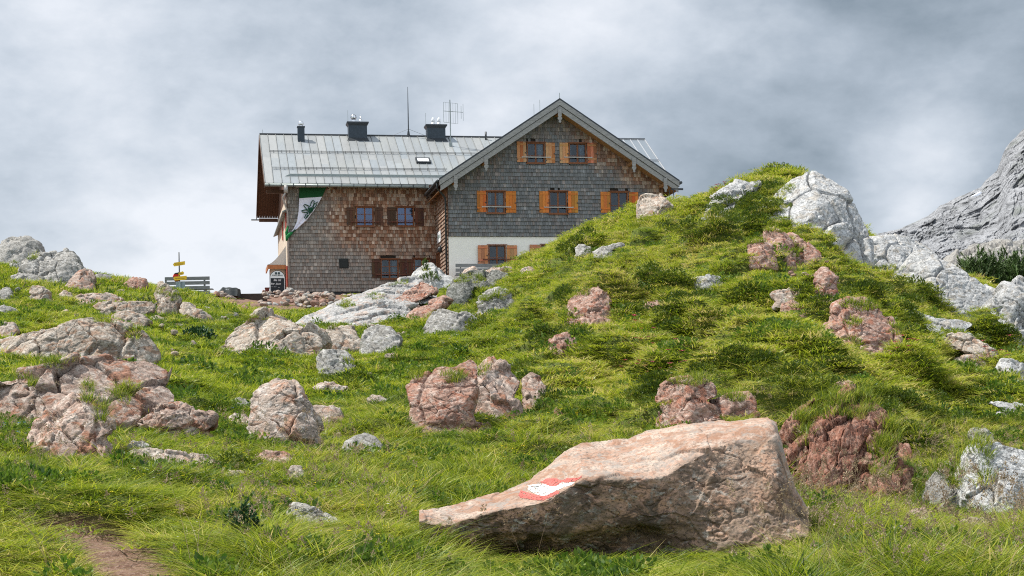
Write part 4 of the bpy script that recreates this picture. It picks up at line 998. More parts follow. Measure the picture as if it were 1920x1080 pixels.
for k, (fr, s1, s2, pl, cur, bar) in enumerate(WIN):
    yp = YD if pl == 'L' else 0.0; x0, x1, z0, z1 = fr; f = .055
    m = MB(); d0, d1 = yp-.05, yp+.10
    m.box(x0, x0+f, d0, d1, z0, z1); m.box(x1-f, x1, d0, d1, z0, z1); m.box(x0+f, x1-f, d0, d1, z1-f, z1); m.box(x0+f, x1-f, d0, d1, z0, z0+f)
    m.box(x0-.06, x1+.06, yp-.13, yp-.051, z0-.05, z0+.0); m.box(x0-.08, x1+.08, yp-.12, yp-.051, z1+.005, z1+.045)
    xm = (x0+x1)/2; e0, e1 = yp+.04, yp+.075
    m.box(xm-.028, xm+.028, e0, e1, z0+f, z1-f)
    for fz in ((.36,) if pl != 'L' else (.30, .64)):
        zz = lerp(z0+f, z1-f, fz); m.box(x0+f, xm-.028, e0+.002, e1-.002, zz-.015, zz+.015); m.box(xm+.028, x1-f, e0+.002, e1-.002, zz-.015, zz+.015)
    # sash frames
    for a_, b2 in ((x0+f, xm-.028), (xm+.028, x1-f)):
        m.box(a_, a_+.018, e0+.004, e1-.004, z0+f, z1-f); m.box(b2-.018, b2, e0+.004, e1-.004, z0+f, z1-f)
    wo_ = m.build('window', M_FR, hut)
    g = MB(); g.box(x0+f, x1-f, yp+.055, yp+.060, z0+f, z1-f); g.build('pane', M_GL2 if pl == 'L' and k < 9 else M_GL, wo_)
    if cur:
        def curtain(a_, b2):
            c = MB(); n = 14
            for i in range(n):
                u0, u1 = lerp(a_, b2, i/n), lerp(a_, b2, (i+1)/n); q0, q1 = yp+.2+.03*math.sin(i*2.1), yp+.2+.03*math.sin((i+1)*2.1)
                c.add([(u0, q0, z0+f), (u1, q1, z0+f), (u1, q1, z1-f), (u0, q0, z1-f)], [(0, 1, 2, 3)])
            c.build('curtain', M_CUR, wo_)
        wd = x1-x0
        if cur in (1, 2): curtain(x1-f-.30*wd, x1-f-.06*wd)
        if cur == 3: curtain(x0+f, x0+f+.22*wd); curtain(x1-f-.26*wd, x1-f)
        if cur == 2: curtain(x0+f, x0+f+.12*wd)
        if cur == 4: curtain(x0+f, x0+f+.24*wd)
    if bar:
        zz = lerp(z1, z0, .72 if pl != 'L' else .80); a_ = (s1[0]+s1[1])/2 if s1 else x0; b2 = (s2[0]+s2[1])/2
        q = MB(); q.box(a_, b2, yp-.165, yp-.135, zz-.022, zz+.022); q.box(a_, a_+.05, yp-.134, yp-.06, zz-.04, zz+.04); q.box(b2-.05, b2, yp-.134, yp-.06, zz-.04, zz+.04)
        q.build('window_bar', {1: M_BAR, 2: M_RED if pl == 'P' else M_BAR, 3: M_RED}[bar], wo_)
    dk = 1 if pl == 'L' else (2 if pl == 'P' or k < 2 else 0)
    if s1: shutter(*s1, yp, dk, 40+k)
    if s2 and k != 9: shutter(*s2, yp, dk, 80+k)
    if k == 9: xm2 = (s2[0]+s2[1])/2; shutter(s2[0], xm2-.01, s2[2], s2[3], yp, dk, 99); shutter(xm2+.01, s2[1], s2[2], s2[3], yp, dk, 98)
# dark square vent on the left wing
q = wrect(636, 485, 653, 503, YD); mb = MB(); mb.box(q[0], q[1], YD-.10, YD-.05, q[2], q[3]); mb.box(q[0]+.05, q[1]-.05, YD-.12, YD-.101, q[2]+.05, q[3]-.05); mb.build('wall_hatch', simple('blackened_hatch', (.018, .022, .02), .6), hut, bevel=.01)
# roofs ---------------------------------------------------------
def slope_frame(p0, p1, q0, q1): return [Vector(x) for x in (p0, p1, q0, q1)]   # ridge a,b ; eave a,b
def roof_sheet(name, ra, rb, ea, eb, pitch, th=.05, label=None, seam=True, mat=None, skip=None):
    """standing seam sheet between ridge edge ra-rb and eave edge ea-eb"""
    ra, rb, ea, eb = map(Vector, (ra, rb, ea, eb)); n = (rb-ra).cross(ea-ra).normalized(); n = n if n.z > 0 else -n
    ln = (rb-ra).length; k = max(1, round(ln/pitch)); s = MB(); r = random.Random(9)
    for i in range(k):
        t0, t1 = i/k, (i+1)/k; cuts = [0, r.uniform(.35, .65), 1]
        for c0, c1 in zip(cuts[:-1], cuts[1:]):
            v = r.uniform(.9, 1.08); tn = r.uniform(-.012, .012)
            s.col = ((.345-tn)*v, .362*v, (.368+tn)*v)
            def pt(t_, c_): return ra.lerp(rb, t_).lerp(ea.lerp(eb, t_), c_)
            A, B, C_, D_ = pt(t0, c0), pt(t1, c0), pt(t1, c1), pt(t0, c1)
            s.hexa([D_-n*th, C_-n*th, A-n*th, B-n*th, D_, C_, A, B])
    o = s.build(name, mat or M_ROOF, hut, col=True)
    if label: tag(o, label)
    if seam:
        s = MB()
        for i in range(k+1):
            A, B = ra.lerp(rb, i/k), ea.lerp(eb, i/k); s.tube([A+n*.02, B+n*.02], .022, 4)
        s.build('standing_seam', M_SEAM, o)
    return n, o
ovh = .10
nF, oF = roof_sheet('roof', (XVL, YR, ZR-.02), (XVR, YR, ZR-.02), (XVL, YF, ZF), (XVR, YF, ZF), .47, label='main zinc roof slope facing the meadow')
nB, oB = roof_sheet('roof', (XVL, YR, ZR-.025), (XVR, YR, ZR-.025), (XVL, YB, ZF), (XVR, YB, ZF), .47, seam=False)
mb = MB(); mb.tube([(XVL, YR, ZR+.0), (XVR, YR, ZR+.0)], .06, 8); mb.build('ridge_cap', M_DKM, hut)
# eaves boards / soffits of the main roof (dark brown, seen from below at the left end)
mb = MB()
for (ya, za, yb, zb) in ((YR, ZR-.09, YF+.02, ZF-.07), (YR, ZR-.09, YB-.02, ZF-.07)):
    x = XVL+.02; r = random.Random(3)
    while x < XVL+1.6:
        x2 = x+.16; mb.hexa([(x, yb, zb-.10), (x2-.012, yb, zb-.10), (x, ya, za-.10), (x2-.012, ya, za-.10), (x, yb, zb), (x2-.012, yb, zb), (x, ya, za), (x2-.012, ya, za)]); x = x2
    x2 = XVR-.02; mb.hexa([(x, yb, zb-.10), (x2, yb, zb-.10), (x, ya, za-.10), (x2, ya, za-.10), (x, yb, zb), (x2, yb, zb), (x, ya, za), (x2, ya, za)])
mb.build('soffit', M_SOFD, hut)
mb = MB()
for sgn, ye in ((1, YF), (-1, YB)):
    mb.hexa([(XVL-.04, ye, ZF-.30), (XVL-.0, ye, ZF-.30), (XVL-.04, YR, ZR-.32), (XVL-.0, YR, ZR-.32), (XVL-.04, ye, ZF-.02), (XVL-.0, ye, ZF-.02), (XVL-.04, YR, ZR-.04), (XVL-.0, YR, ZR-.04)])
mb.build('verge_board', M_SOFD, hut)
for zz in (ZF-.35,):
    mb = MB(); mb.box(XVL+.1, XL, YB-1.2, YB-1.0, zz-.2, zz); mb.box(XVL+.1, XL, YR-.1, YR+.1, ZR-.75, ZR-.5); mb.box(XVL+.1, XL, YD+.0, YD+.2, zz-.1, zz+.1); mb.split('purlin', M_SOFD, hut)
mb = MB(); mb.box(XVL-.35, XVL+1.35, YB-.16, YB-.02, ZF-.34, ZF-.27); mb.build('rear_gutter', M_GUT, hut)
# front gutter and downpipe at the left corner
mb = MB(); mb.tube([(XVL-.02, YF-.07, ZF-.13), (-.5, YF-.07, ZF-.16)], .085, 10); gt = mb.build('gutter', M_GUT, hut, smooth=True)
mb = MB()
for i in range(14): x = lerp(XVL+.2, -.7, i/13); mb.box(x-.015, x+.015, YF-.165, YF+.02, ZF-.22, ZF-.04)
mb.split('gutter_bracket', M_DKM, gt)
mb = MB(); mb.tube([(XL-.12, YF-.06, ZF-.15), (XL-.12, YF-.06, ZF-.55)], .12, 10); mb.tube([(XL-.12, YF-.06, ZF-.5), (XL-.3, YF+.1, ZF-.8), (XL+.0, YD-.12, ZF-1.5), (XL+.02, YD-.12, .2)], .05, 8); mb.build('downpipe', simple('pale_pipe', (.42, .40, .38), .5, .2), hut, smooth=True)
# snow guards
def on_front(px, py):
    c, r = _ray(px, py); # plane through (YF,ZF) with slope SM
    t_ = (ZF+(0-YF)*SM+c.y*SM-c.z)/(r.z-r.y*SM); return c+r*t_
def on_front(px, py):
    c, r = _ray(px, py)          # z = ZF+(y-YF)*SM
    t_ = (ZF+(c.y-YF)*SM-c.z)/(r.z-r.y*SM); return c+r*t_
def guard(pa_, pb_, n, r_=.013, h=.12):
    a_, b2 = on_front(*pa_), on_front(*pb_); b2 = Vector((b2.x, a_.y, a_.z)); s = MB()
    for hh in (h, h*.5): s.tube([a_+nF*hh, b2+nF*hh], r_, 6)
    for i in range(n): q = a_.lerp(b2, (i+.5)/n); s.box(q.x-.008, q.x+.008, q.y-.03, q.y+.02, q.z-.02, q.z+h+.02)
    s.build('snow_guard', M_DKM, hut)
guard((505, 286), (905, 290), 27); guard((510, 317), (838, 320), 22)
a_ = on_front(534, 331); mb = MB(); b2 = on_front(850, 331)
mb.hexa([(a_.x, a_.y, a_.z+.02), (b2.x, a_.y, a_.z+.02), (a_.x, a_.y+.02, a_.z+.03), (b2.x, a_.y+.02, a_.z+.03), (a_.x+.3, a_.y, a_.z+.16), (b2.x, a_.y, a_.z+.16), (a_.x+.3, a_.y+.02, a_.z+.17), (b2.x, a_.y+.02, a_.z+.17)])
mb.build('snow_board', M_GUT, hut)
# skylight
c0 = on_front(793, 303); mb = MB(); hw, hh = .42, .36
def fr_(u_, v_, h): return Vector((c0.x+u_, c0.y, c0.z))+Vector((0, 1, SM)).normalized()*v_+nF*h
def slab(mb, u0, u1, v0, v1, h0, h1): mb.hexa([fr_(u0, v0, h0), fr_(u1, v0, h0), fr_(u0, v1, h0), fr_(u1, v1, h0), fr_(u0, v0, h1), fr_(u1, v0, h1), fr_(u0, v1, h1), fr_(u1, v1, h1)])
slab(mb, -hw, -hw+.09, -hh, hh, 0, .13); slab(mb, hw-.09, hw, -hh, hh, 0, .13); slab(mb, -hw+.09, hw-.09, hh-.09, hh, 0, .13); slab(mb, -hw+.09, hw-.09, -hh, -hh+.09, 0, .13)
sk = mb.build('skylight', M_DKM, hut); mb = MB(); slab(mb, -hw+.09, hw-.09, -hh+.09, hh-.09, .09, .12); mb.build('pane', simple('white_blind_behind_glass', (.85, .86, .88), .12, 0, .02, bmp=0), sk)
# solar collector rails on the right end of the main slope
mb = MB()
for (p1, p2) in (((1168, 262), (1243, 262)),): pass
tp, bt = YR-.25, YF+.9
for i, f_ in enumerate((0.0, .46, .92, 1.38, 1.84)):
    x = XVR-.05-f_*1.0; mb.hexa([(x-.04, bt, ZF+(bt-YF)*SM+.02), (x, bt, ZF+(bt-YF)*SM+.02), (x-.04, tp, ZF+(tp-YF)*SM+.02), (x, tp, ZF+(tp-YF)*SM+.02), (x-.04, bt, ZF+(bt-YF)*SM+.1), (x, bt, ZF+(bt-YF)*SM+.1), (x-.04, tp, ZF+(tp-YF)*SM+.1), (x, tp, ZF+(tp-YF)*SM+.1)])
for y_ in (bt, (tp+bt)/2-.4, (tp+bt)/2-.2, tp): z_ = ZF+(y_-YF)*SM; mb.box(XVR-3, XVR-.05, y_-.02, y_+.02, z_+.10, z_+.13)
sp_ = mb.build('solar_collector', simple('collector_rail_metal', (.42, .43, .45), .5, .2, .05), hut)
mb = MB(); mb.hexa([(XVR-3, bt, ZF+(bt-YF)*SM+.03), (XVR-.1, bt, ZF+(bt-YF)*SM+.03), (XVR-3, tp, ZF+(tp-YF)*SM+.03), (XVR-.1, tp, ZF+(tp-YF)*SM+.03), (XVR-3, bt, ZF+(bt-YF)*SM+.06), (XVR-.1, bt, ZF+(bt-YF)*SM+.06), (XVR-3, tp, ZF+(tp-YF)*SM+.06), (XVR-.1, tp, ZF+(tp-YF)*SM+.06)]); mb.build('collector_glass', simple('pale_collector_glass', (.20, .23, .26), .4, .1, .05, bmp=0), sp_)
# gable roof of the right wing
zt = lambda x: ZR-abs(x-RC)*SL
nG1, g1_ = roof_sheet('roof', (RC, YG, ZR), (RC, YR-.1, ZR), (XEL, YG, zt(XEL)), (XEL, YR-.1, zt(XEL)), .5, label='left slope of the gable roof', seam=False, th=.06)
nG2, g2_ = roof_sheet('roof', (RC, YG, ZR), (RC, YR-.1, ZR), (XER, YG, zt(XER)), (XER, YR-.1, zt(XER)), .5, label='right slope of the gable roof', seam=False, th=.06)
mb = MB()
for xe in (XEL, XER):
    sg = 1 if xe > RC else -1
    for k, (d0, d1, pr) in enumerate(((.035, .0, .10), (-.0, -.33, .06), (-.335, -.62, .03))):
        pass
def verge(d0, d1, y0_, y1_, name, mat, ext=0.0):
    s = MB()
    for sg, xe in ((-1, XEL-ext), (1, XER+ext)):
        ze = ZR-abs(xe-RC)*SL
        s.hexa([(RC, y0_, ZR+d1), (xe, y0_, ze+d1), (RC, y1_, ZR+d1), (xe, y1_, ze+d1), (RC, y0_, ZR+d0), (xe, y0_, ze+d0), (RC, y1_, ZR+d0), (xe, y1_, ze+d0)])
    return s.build(name, mat, hut)
verge(.05, -.045, YG-.09, YG+.05, 'verge_flashing', M_DKM, .02)
verge(-.05, -.33, YG-.10, YG-.0, 'verge_board', M_VB)
verge(-.331, -.365, YG-.01, YG+.02, 'verge_shadow_strip', M_DKM, -.03)  # solid dark strip drawn in as the shadow line between the boards
verge(-.366, -.66, YG-.05, YG+.02, 'verge_board', M_VB, -.05)
# warm boards under the gable overhang and rafters
verge(-.54, -.58, YG+.021, YD-.2, 'soffit', M_SOF, -.06)
mb = MB()
for xx in (W(911, 310, YG)[0], W(855, 340, YG)[0], W(1188, 310, YG)[0], W(1247, 345, YG)[0], RC):
    zz = zt(xx)-.62; mb.box(xx-.09, xx+.09, YG+.03, .0, zz-.16, zz+.0)
mb.split('purlin', M_SOF, hut)
for x_, yt, yb_ in ((1049, 204, 231), (911, 294, 321), (854, 329, 358), (1188, 296, 324), (1247, 334, 361)):
    xx, z1_ = W(x_, yt, YG-.03); z0_ = W(x_, yb_, YG-.03)[1]; h_ = z1_-z0_; s = MB()
    prof_ = [(.10, 0), (.10, .52), (.065, .56), (.12, .62), (.12, .70), (.07, .80), (.045, .86), (.075, .92), (.0, 1.0)]
    poly = [(xx-w_, YG-.12, z1_-f_*h_) for w_, f_ in prof_]+[(xx+w_, YG-.12, z1_-f_*h_) for w_, f_ in prof_[::-1][1:]]
    s.prism(poly, (0, .05, 0)); s.build('carved_pendant', M_VB, hut)
# eave fascia on the left (dark) running back to the left wing, gutter and black downpipe
ze = zt(XEL); mb = MB(); mb.box(XEL-.03, XEL+.03, YG+.02, YD-.6, ze-.32, ze-.06); mb.build('fascia', simple('dark_fascia', (.05, .035, .03), .7), hut)
mb = MB(); mb.tube([(XEL-.1, YG+.0, ze-.1), (XEL-.1, YD-.7, ze-.12)], .08, 10); mb.build('gutter', M_DKM, hut, smooth=True)
mb = MB(); mb.tube([(XEL-.1, YG+.3, ze-.15), (XEL-.08, YG+.35, ze-.45), (-.16, -.05, ze-.85), (-.13, .05, ze-1.1), (-.13, .1, -1.1)], .052, 8)
for zz in (2.3, 4.4): mb.tube([(-.13, .1, zz-.02), (-.13, .1, zz+.02)], .07, 8)
mb.build('downpipe', M_DKM, hut, smooth=True)
mb = MB(); ze2 = zt(XER); mb.tube([(XER+.09, YG-.1, ze2-.1), (XER+.09, YD, ze2-.12)], .08, 10); mb.box(XER-.45, XER+.22, YG-.05, YG+.03, ze2-.50, ze2-.40); mb.tube([(XER-.32, YG, ze2-.5), (XER-.30, YG, ze2-1.15)], .025, 6); mb.tube([(XER-.55, YG, ze2-.5), (XER-.55, YG, ze2-.85)], .02, 6); mb.build('gutter', M_DKM, hut)
# small roofed ledge along the left end wall
zc_ = Wx(541, 383, XL-.05)[1]; mb = MB()
mb.hexa([(XL-.28, YD+.1, zc_-.14), (XL, YD+.1, zc_-.02), (XL-.28, YB-1, zc_-.14), (XL, YB-1, zc_-.02), (XL-.28, YD+.1, zc_-.07), (XL, YD+.1, zc_+.07), (XL-.28, YB-1, zc_-.07), (XL, YB-1, zc_+.07)]); mb.build('ledge_roof', M_GUT, hut)
for i, (dy, z_) in enumerate(((1.2, 4.2), (5.0, 4.2), (1.0, 1.1), (3.0, 1.1))):
    mb = MB(); mb.box(XL-.06, XL-.0, YD+dy, YD+dy+.45, z_, z_+1.15); o = mb.build('shutter', simple('red_shutter', (.35, .05, .03), .6), hut); tag(o, 'red shutter on the end wall')
# porch
YP = YD+3.0; px0, pz = W(508, 500, YP); pxl = W(501, 498, YP)[0]
mb = MB(); mb.box(px0, XL-.0, YP, YP+2.2, -1.2, W(520, 500, YP)[1]); pc = mb.build('porch', M_CREAM, hut)
z_e = W(501, 497, YP-.3)[1]; z_t = W(536, 462, YP-.3)[1]
mb = MB(); mb.box(pxl, XL, YP-.32, YP-.25, z_e-.22, z_e+.02); mb.box(pxl, pxl+.06, YP-.24, YP+2.4, z_e-.22, z_e+.0); mb.build('porch_fascia', simple('orange_fascia_board', (.42, .17, .07), .6), pc)
mb = MB(); n = 8; ym = YP+1.1
pts_ = [(lerp(pxl, XL, i/n), z_e+(z_t-z_e)*((i/n)**1.55)) for i in range(n+1)]
for (xa, za), (xb, zb) in zip(pts_[:-1], pts_[1:]):
    mb.add([(xa, YP-.33, za+.02), (xb, lerp(YP-.33, ym-.4, 0), zb+.02), (xb, YP+2.5, zb+.02), (xa, YP+2.5, za+.02)], [(0, 1, 2, 3)])
    mb.add([(xa, YP-.32, z_e), (xb, YP-.32, z_e), (xb, YP-.32, zb+.018), (xa, YP-.32, za+.018)], [(0, 1, 2, 3)])
mb.build('porch_roof', simple('pale_porch_metal', (.55, .54, .52), .5, .1, .06), pc)
# chimneys
def chimney(px0_, px1_, pyt, pyb, caps, kind):
    pm = (px0_+px1_)/2; b0 = on_front(pm, pyb); yc = b0.y
    x0, zt_ = W(px0_, pyt, yc); x1, _ = W(px1_, pyt, yc); w_ = x1-x0; dp = .75
    s = MB(); s.box(x0, x1, yc, yc+dp, b0.z-.5, zt_-.12); ch = s.build('chimney', M_SLATE, hut)
    s = MB(); e = .09; s.hexa([(x0, yc, zt_-.22), (x1, yc, zt_-.22), (x0, yc+dp, zt_-.22), (x1, yc+dp, zt_-.22), (x0-e, yc-e, zt_-.08), (x1+e, yc-e, zt_-.08), (x0-e, yc+dp+e, zt_-.08), (x1+e, yc+dp+e, zt_-.08)]); s.box(x0-e-.01, x1+e+.01, yc-e-.01, yc+dp+e+.01, zt_-.078, zt_); s.build('chimney_cap', M_DKM, ch)
    s = MB(); s.hexa([(x0-.12, yc-.2, b0.z-.14), (x1+.12, yc-.2, b0.z-.14), (x0-.05, yc, b0.z+.06), (x1+.05, yc, b0.z+.06), (x0-.12, yc-.2, b0.z-.1), (x1+.12, yc-.2, b0.z-.1), (x0-.02, yc-.01, b0.z+.12), (x1+.02, yc-.01, b0.z+.12)]); s.build('flashing', M_DKM, ch)
    ym_ = yc+dp/2
    for (px_, k_) in caps:
        xx = W(px_, pyt, ym_)[0]; s = MB(); z0_ = W(px_, pyt, ym_)[1]
        s.v = []; 
        if k_ == 'ball':
            s.tube([(xx, ym_, z0_-.1), (xx, ym_, z0_+.12)], .10, 10); s.ball((xx, ym_, z0_+.26), .17, 16, 10); s.build('chimney_cowl', M_STEEL, ch, smooth=True)
            s = MB()
            for q in range(8): th_ = q*math.pi/4; s.tube([(xx+.172*math.cos(th_)*math.sin(p_), ym_+.172*math.sin(th_)*math.sin(p_), z0_+.26+.172*math.cos(p_)) for p_ in (.3, .9, 1.57, 2.2, 2.8)], .012, 4)
            s.build('cowl_vane', M_DKM, ch)
        elif k_ == 'pipe':
            s.tube([(xx, ym_, z0_-.1), (xx, ym_, z0_+.12)], .09, 10); s.tube([(xx, ym_, z0_+.12), (xx, ym_, z0_+.30)], [.06, .03], 8); s.tube([(xx, ym_, z0_+.30), (xx, ym_, z0_+.42)], .012, 6); s.build('flue_pipe', M_STEEL, ch, smooth=True)
        else:
            s.tube([(xx, ym_, z0_-.1), (xx, ym_, z0_+.10)], .10, 10); s.tube([(xx, ym_, z0_+.1), (xx, ym_, z0_+.32), (xx, ym_, z0_+.40)], [.10, .09, .03], 10); s.build('flue_pot', M_WHT, ch, smooth=True)
chimney(653.5, 688, 228, 262, ((663, 'ball'), (676, 'pipe')), 0)
chimney(801, 835, 233, 263, ((812, 'pot'), (823, 'pot')), 0)
b0 = on_front(565, 266); xx = b0.x; s = MB(); z1_ = W(565, 238, b0.y)[1]
s.box(xx-.2, xx+.2, b0.y, b0.y+.4, b0.z-.4, z1_); ch = s.build('chimney', M_SLATE, hut, smooth=False); tag(ch, 'slim dark flue with a steel ball cowl')
s = MB(); s.box(xx-.23, xx+.23, b0.y-.03, b0.y+.43, z1_+.001, z1_+.05); s.build('chimney_cap', M_DKM, ch)
s = MB(); s.tube([(xx, b0.y+.2, z1_), (xx, b0.y+.2, z1_+.12)], .12, 10); s.ball((xx, b0.y+.2, z1_+.24), .17, 16, 10); s.build('chimney_cowl', M_STEEL, ch, smooth=True)
# mast, aerials, lightning rods
b0 = on_front(766, 256); s = MB(); zt_ = W(765, 163, b0.y)[1]; s.tube([(b0.x, b0.y, b0.z-.1), (b0.x, b0.y, b0.z+.35)], [.12, .05], 10); s.tube([(b0.x, b0.y, b0.z+.3), (b0.x, b0.y, b0.z+1.7), (b0.x, b0.y, zt_)], [.035, .028, .012], 8)
for dx in (-1.1, 1.3): s.tube([(b0.x, b0.y, b0.z+.45), (b0.x+dx, b0.y+.3, b0.z+.03)], .008, 4)
s.build('radio_mast', M_DKM, hut)
b0 = on_front(845, 274); s = MB(); zt_ = W(842, 187, b0.y)[1]; X_ = b0.x; yy_ = b0.y
s.tube([(X_, yy_, b0.z-.1), (X_, yy_, zt_)], .03, 8); s.box(X_-.09, X_+.09, yy_-.09, yy_+.09, b0.z-.1, b0.z+.2)
ae = s.build('tv_aerial', M_GUT, hut); s = MB()
xl_, zt2 = W(831, 192, yy_); xr_, zb2 = W(860, 233, yy_); xm_ = W(858, 231, yy_)[0]
s.tube([(xl_, yy_-.1, zb2+.1), (xl_, yy_-.1, zt2), (xm_, yy_-.1, zt2-.08), (xm_, yy_-.1, zb2), (xl_, yy_-.1, zb2+.1)], .014, 5)
for i in range(1, 6): q = lerp(xl_, xm_, i/6); s.tube([(q, yy_-.1, zt2-.05*i/6), (q, yy_-.1, zb2+.1-.1*i/6)], .007, 4)
zm_ = lerp(zb2, zt2, .55); s.tube([(xl_, yy_-.1, zm_+.05), (W(867, 214, yy_)[0], yy_-.3, zm_-.05)], .018, 5); x7 = W(867, 214, yy_)[0]
for q in (0, .12): s.tube([(x7-q, yy_-.3, zm_-.55+q), (x7-q, yy_-.3, zm_+.45-q)], .012, 5)
s.build('aerial_grid', M_GUT, ae)
s = MB(); b0 = on_front(911, 262); s.tube([(b0.x, b0.y, b0.z-.1), (b0.x, b0.y, W(911, 247, b0.y)[1])], .06, 10); s.build('vent_pipe', M_DKM, hut, smooth=True)
s = MB()
for px_, yt_, yb_ in ((652, 207, 235), (798, 212, 238), (492, 243, 252)): x_, z1_ = W(px_, yt_, YR); s.tube([(x_, YR, W(px_, yb_, YR)[1]-.3), (x_, YR, z1_)], .01, 4)
for px_, yt_ in ((1049, 174),): x_, z1_ = W(px_, yt_, YG+.3); s.tube([(x_, YG+.3, ZR-.05), (x_, YG+.3, z1_)], .016, 5)
for px_, yt_, yl_ in ((1012, 187, 1.5), (1001, 195, 3.0)): x_, z1_ = W(px_, yt_, yl_); s.tube([(x_, yl_, zt(x_)-.05), (x_, yl_, z1_)], .012, 5)
s.split('lightning_rod', M_GUT, hut)
# ------------------------------------------------------------------ flag on the left wing
fg = empty('hanging_flag', world((0, 0, 0)), AH, label='green and white flag with an edelweiss outline hanging from the eave', cat='flag')
yf = YD-.16; nL = [W(x, y, yf) for x, y in ((561, 351.5), (561, 372), (560, 395), (557, 415), (551, 428), (543, 438))]
nR_ = [W(x, y, yf) for x, y in ((612, 351.5), (604, 369), (590, 393), (575, 413), (560, 427), (546, 440))]
n = 40; m_ = 24; Vf = []; Cf = []
kf = np.linspace(0, 1, 6)
for i in range(n+1):
    t_ = i/n; a_ = np.array([np.interp(t_, kf, [q[0] for q in nL]), np.interp(t_, kf, [q[1] for q in nL])]); b2 = np.array([np.interp(t_, kf, [q[0] for q in nR_]), np.interp(t_, kf, [q[1] for q in nR_])])
    for j in range(m_+1):
        s_ = j/m_; c_ = a_*(1-s_)+b2*s_; Vf.append((c_[0], yf+.05*math.sin(s_*11+t_*3)*t_-.02, c_[1]))
me = bpy.data.meshes.new('flag_cloth'); me.from_pydata(Vf, [], [(i*(m_+1)+j, (i+1)*(m_+1)+j, (i+1)*(m_+1)+j+1, i*(m_+1)+j+1) for i in range(n) for j in range(m_)])
M_FG = simple('green_cloth', (.008, .075, .022), .8, 0, .1); M_FW = simple('white_cloth', (.74, .73, .82), .8, 0, .04)
me.materials.append(M_FG); me.materials.append(M_FW)
for i in range(n):
    for j in range(m_): me.polygons[i*m_+j].material_index = 0 if (i < n*.2 or (i > n*.84 and j > m_*.45)) else 1; me.polygons[i*m_+j].use_smooth = True
o = bpy.data.objects.new('flag_cloth', me); C.objects.link(o); o.parent = fg
s = MB(); a_, b2 = W(556.5, 350, yf), W(616, 350, yf); s.tube([(a_[0], yf-.02, a_[1]), (b2[0], yf-.02, b2[1])], .035, 8); s.ball((a_[0], yf-.02, a_[1]), .05, 8, 6); s.ball((b2[0], yf-.02, b2[1]), .05, 8, 6); s.build('flag_pole', M_WHT, fg)
s = MB(); kn = [W(x, y, yf) for x, y in ((548, 436), (542, 440), (538, 445), (537, 452))]
s.tube([(q[0], yf-.06, q[1]) for q in kn], [.07, .11, .10, .04], 8); k2 = [W(x, y, yf) for x, y in ((540, 424), (537, 436), (538, 448))]; s.tube([(q[0], yf-.02, q[1]) for q in k2], [.04, .08, .06], 8); s.build('knotted_corner', simple('bright_green_cloth', (.012, .17, .045), .8), fg, smooth=True)
s = MB(); 
def fpx(pts): return [(W(530+x/9., 340+y/9., yf)[0], yf-.085, W(530+x/9., 340+y/9., yf)[1]) for x, y in pts]
for pl_ in ([(430, 520), (400, 470), (350, 405), (370, 390), (440, 420), (455, 440)], [(430, 530), (330, 520), (312, 505), (350, 490), (420, 480)], [(465, 420), (480, 360), (510, 318), (530, 335), (525, 390), (500, 440)], [(510, 440), (530, 390), (590, 345), (570, 400), (530, 460)], [(460, 540), (420, 600), (380, 640), (365, 620), (390, 560), (430, 540)], [(430, 440), (440, 500), (470, 540), (500, 500), (520, 450)], [(440, 460), (500, 520)], [(450, 540), (520, 440)], [(420, 570), (400, 610)]):
    s.tube(fpx(pl_), .028, 5)
for c_ in ((450, 470), (470, 490), (450, 510), (480, 460), (500, 470)): q = fpx([c_])[0]; s.ball(q, .07, 8, 6)
s.build('edelweiss_emblem', simple('dark_green_print', (.01, .07, .035), .8), fg)
for o in fg.children: pass
# ------------------------------------------------------------------ chalkboard
def wthing(name, label, cat, lx, ly, lz=None, group=None, rz=0):
    q = world((lx, ly, 0)); z = ground_z(q.x, q.y)[0] if lz is None else ZPL+lz
    return empty(name, (q.x, q.y, z), AH+rz, label=label, cat=cat, group=group)
yb_ = YD-.9; x0, z1 = W(505.2, 507, yb_); x1 = W(534.5, 507, yb_)[0]; z0 = W(520, 547, yb_)[1]
cb = wthing('chalkboard', 'arched menu chalkboard with a white crest panel by the porch', 'chalkboard', (x0+x1)/2, yb_, 0)
w_ = (x1-x0)/2; zs = z1-w_*1.0
def arch(w2, zb, off, h=None): 
    return [(-w2, off, zb), (w2, off, zb), (w2, off, zs)]+[(w2*math.cos(a), off, zs+w2*math.sin(a)) for a in np.linspace(.1, math.pi-.1, 16)]+[(-w2, off, zs)]
s = MB(); s.prism(arch(w_, z0-1.3, .0), (0, .05, 0)); s.build('board_frame', simple('black_frame', (.02, .03, .03), .5), cb)
s = MB(); s.prism(arch(w_*.93, z0-1.2, -.01), (0, .009, 0)); s.build('header_panel', simple('cream_panel', (.72, .74, .72), .6, 0, .03), cb)
zh = W(520, 521.5, yb_)[1]; s = MB(); s.box(-w_*.86, w_*.86, -.02, -.0105, z0-1.2, zh); s.build('slate_panel', simple('chalk_slate', (.018, .022, .026), .7), cb)
def text(name, body, size, loc, mat, parent, ext=.004, font_shear=0, al='CENTER'):
    cu = bpy.data.curves.new(name, 'FONT'); cu.body = body; cu.size = size; cu.extrude = ext; cu.align_x = al; cu.shear = font_shear; cu.offset = .002
    to = bpy.data.objects.new(name, cu); C.objects.link(to); bpy.context.view_layer.update()
    me = bpy.data.meshes.new_from_object(to.evaluated_get(bpy.context.evaluated_depsgraph_get())); bpy.data.objects.remove(to)
    o = bpy.data.objects.new(name, me); C.objects.link(o); me.materials.append(mat); o.parent = parent; o.location = loc; o.rotation_euler = (R_(90), 0, 0); return o
M_INK = simple('dark_print', (.05, .08, .08), .6); M_CHK = simple('chalk', (.75, .75, .74), .8)
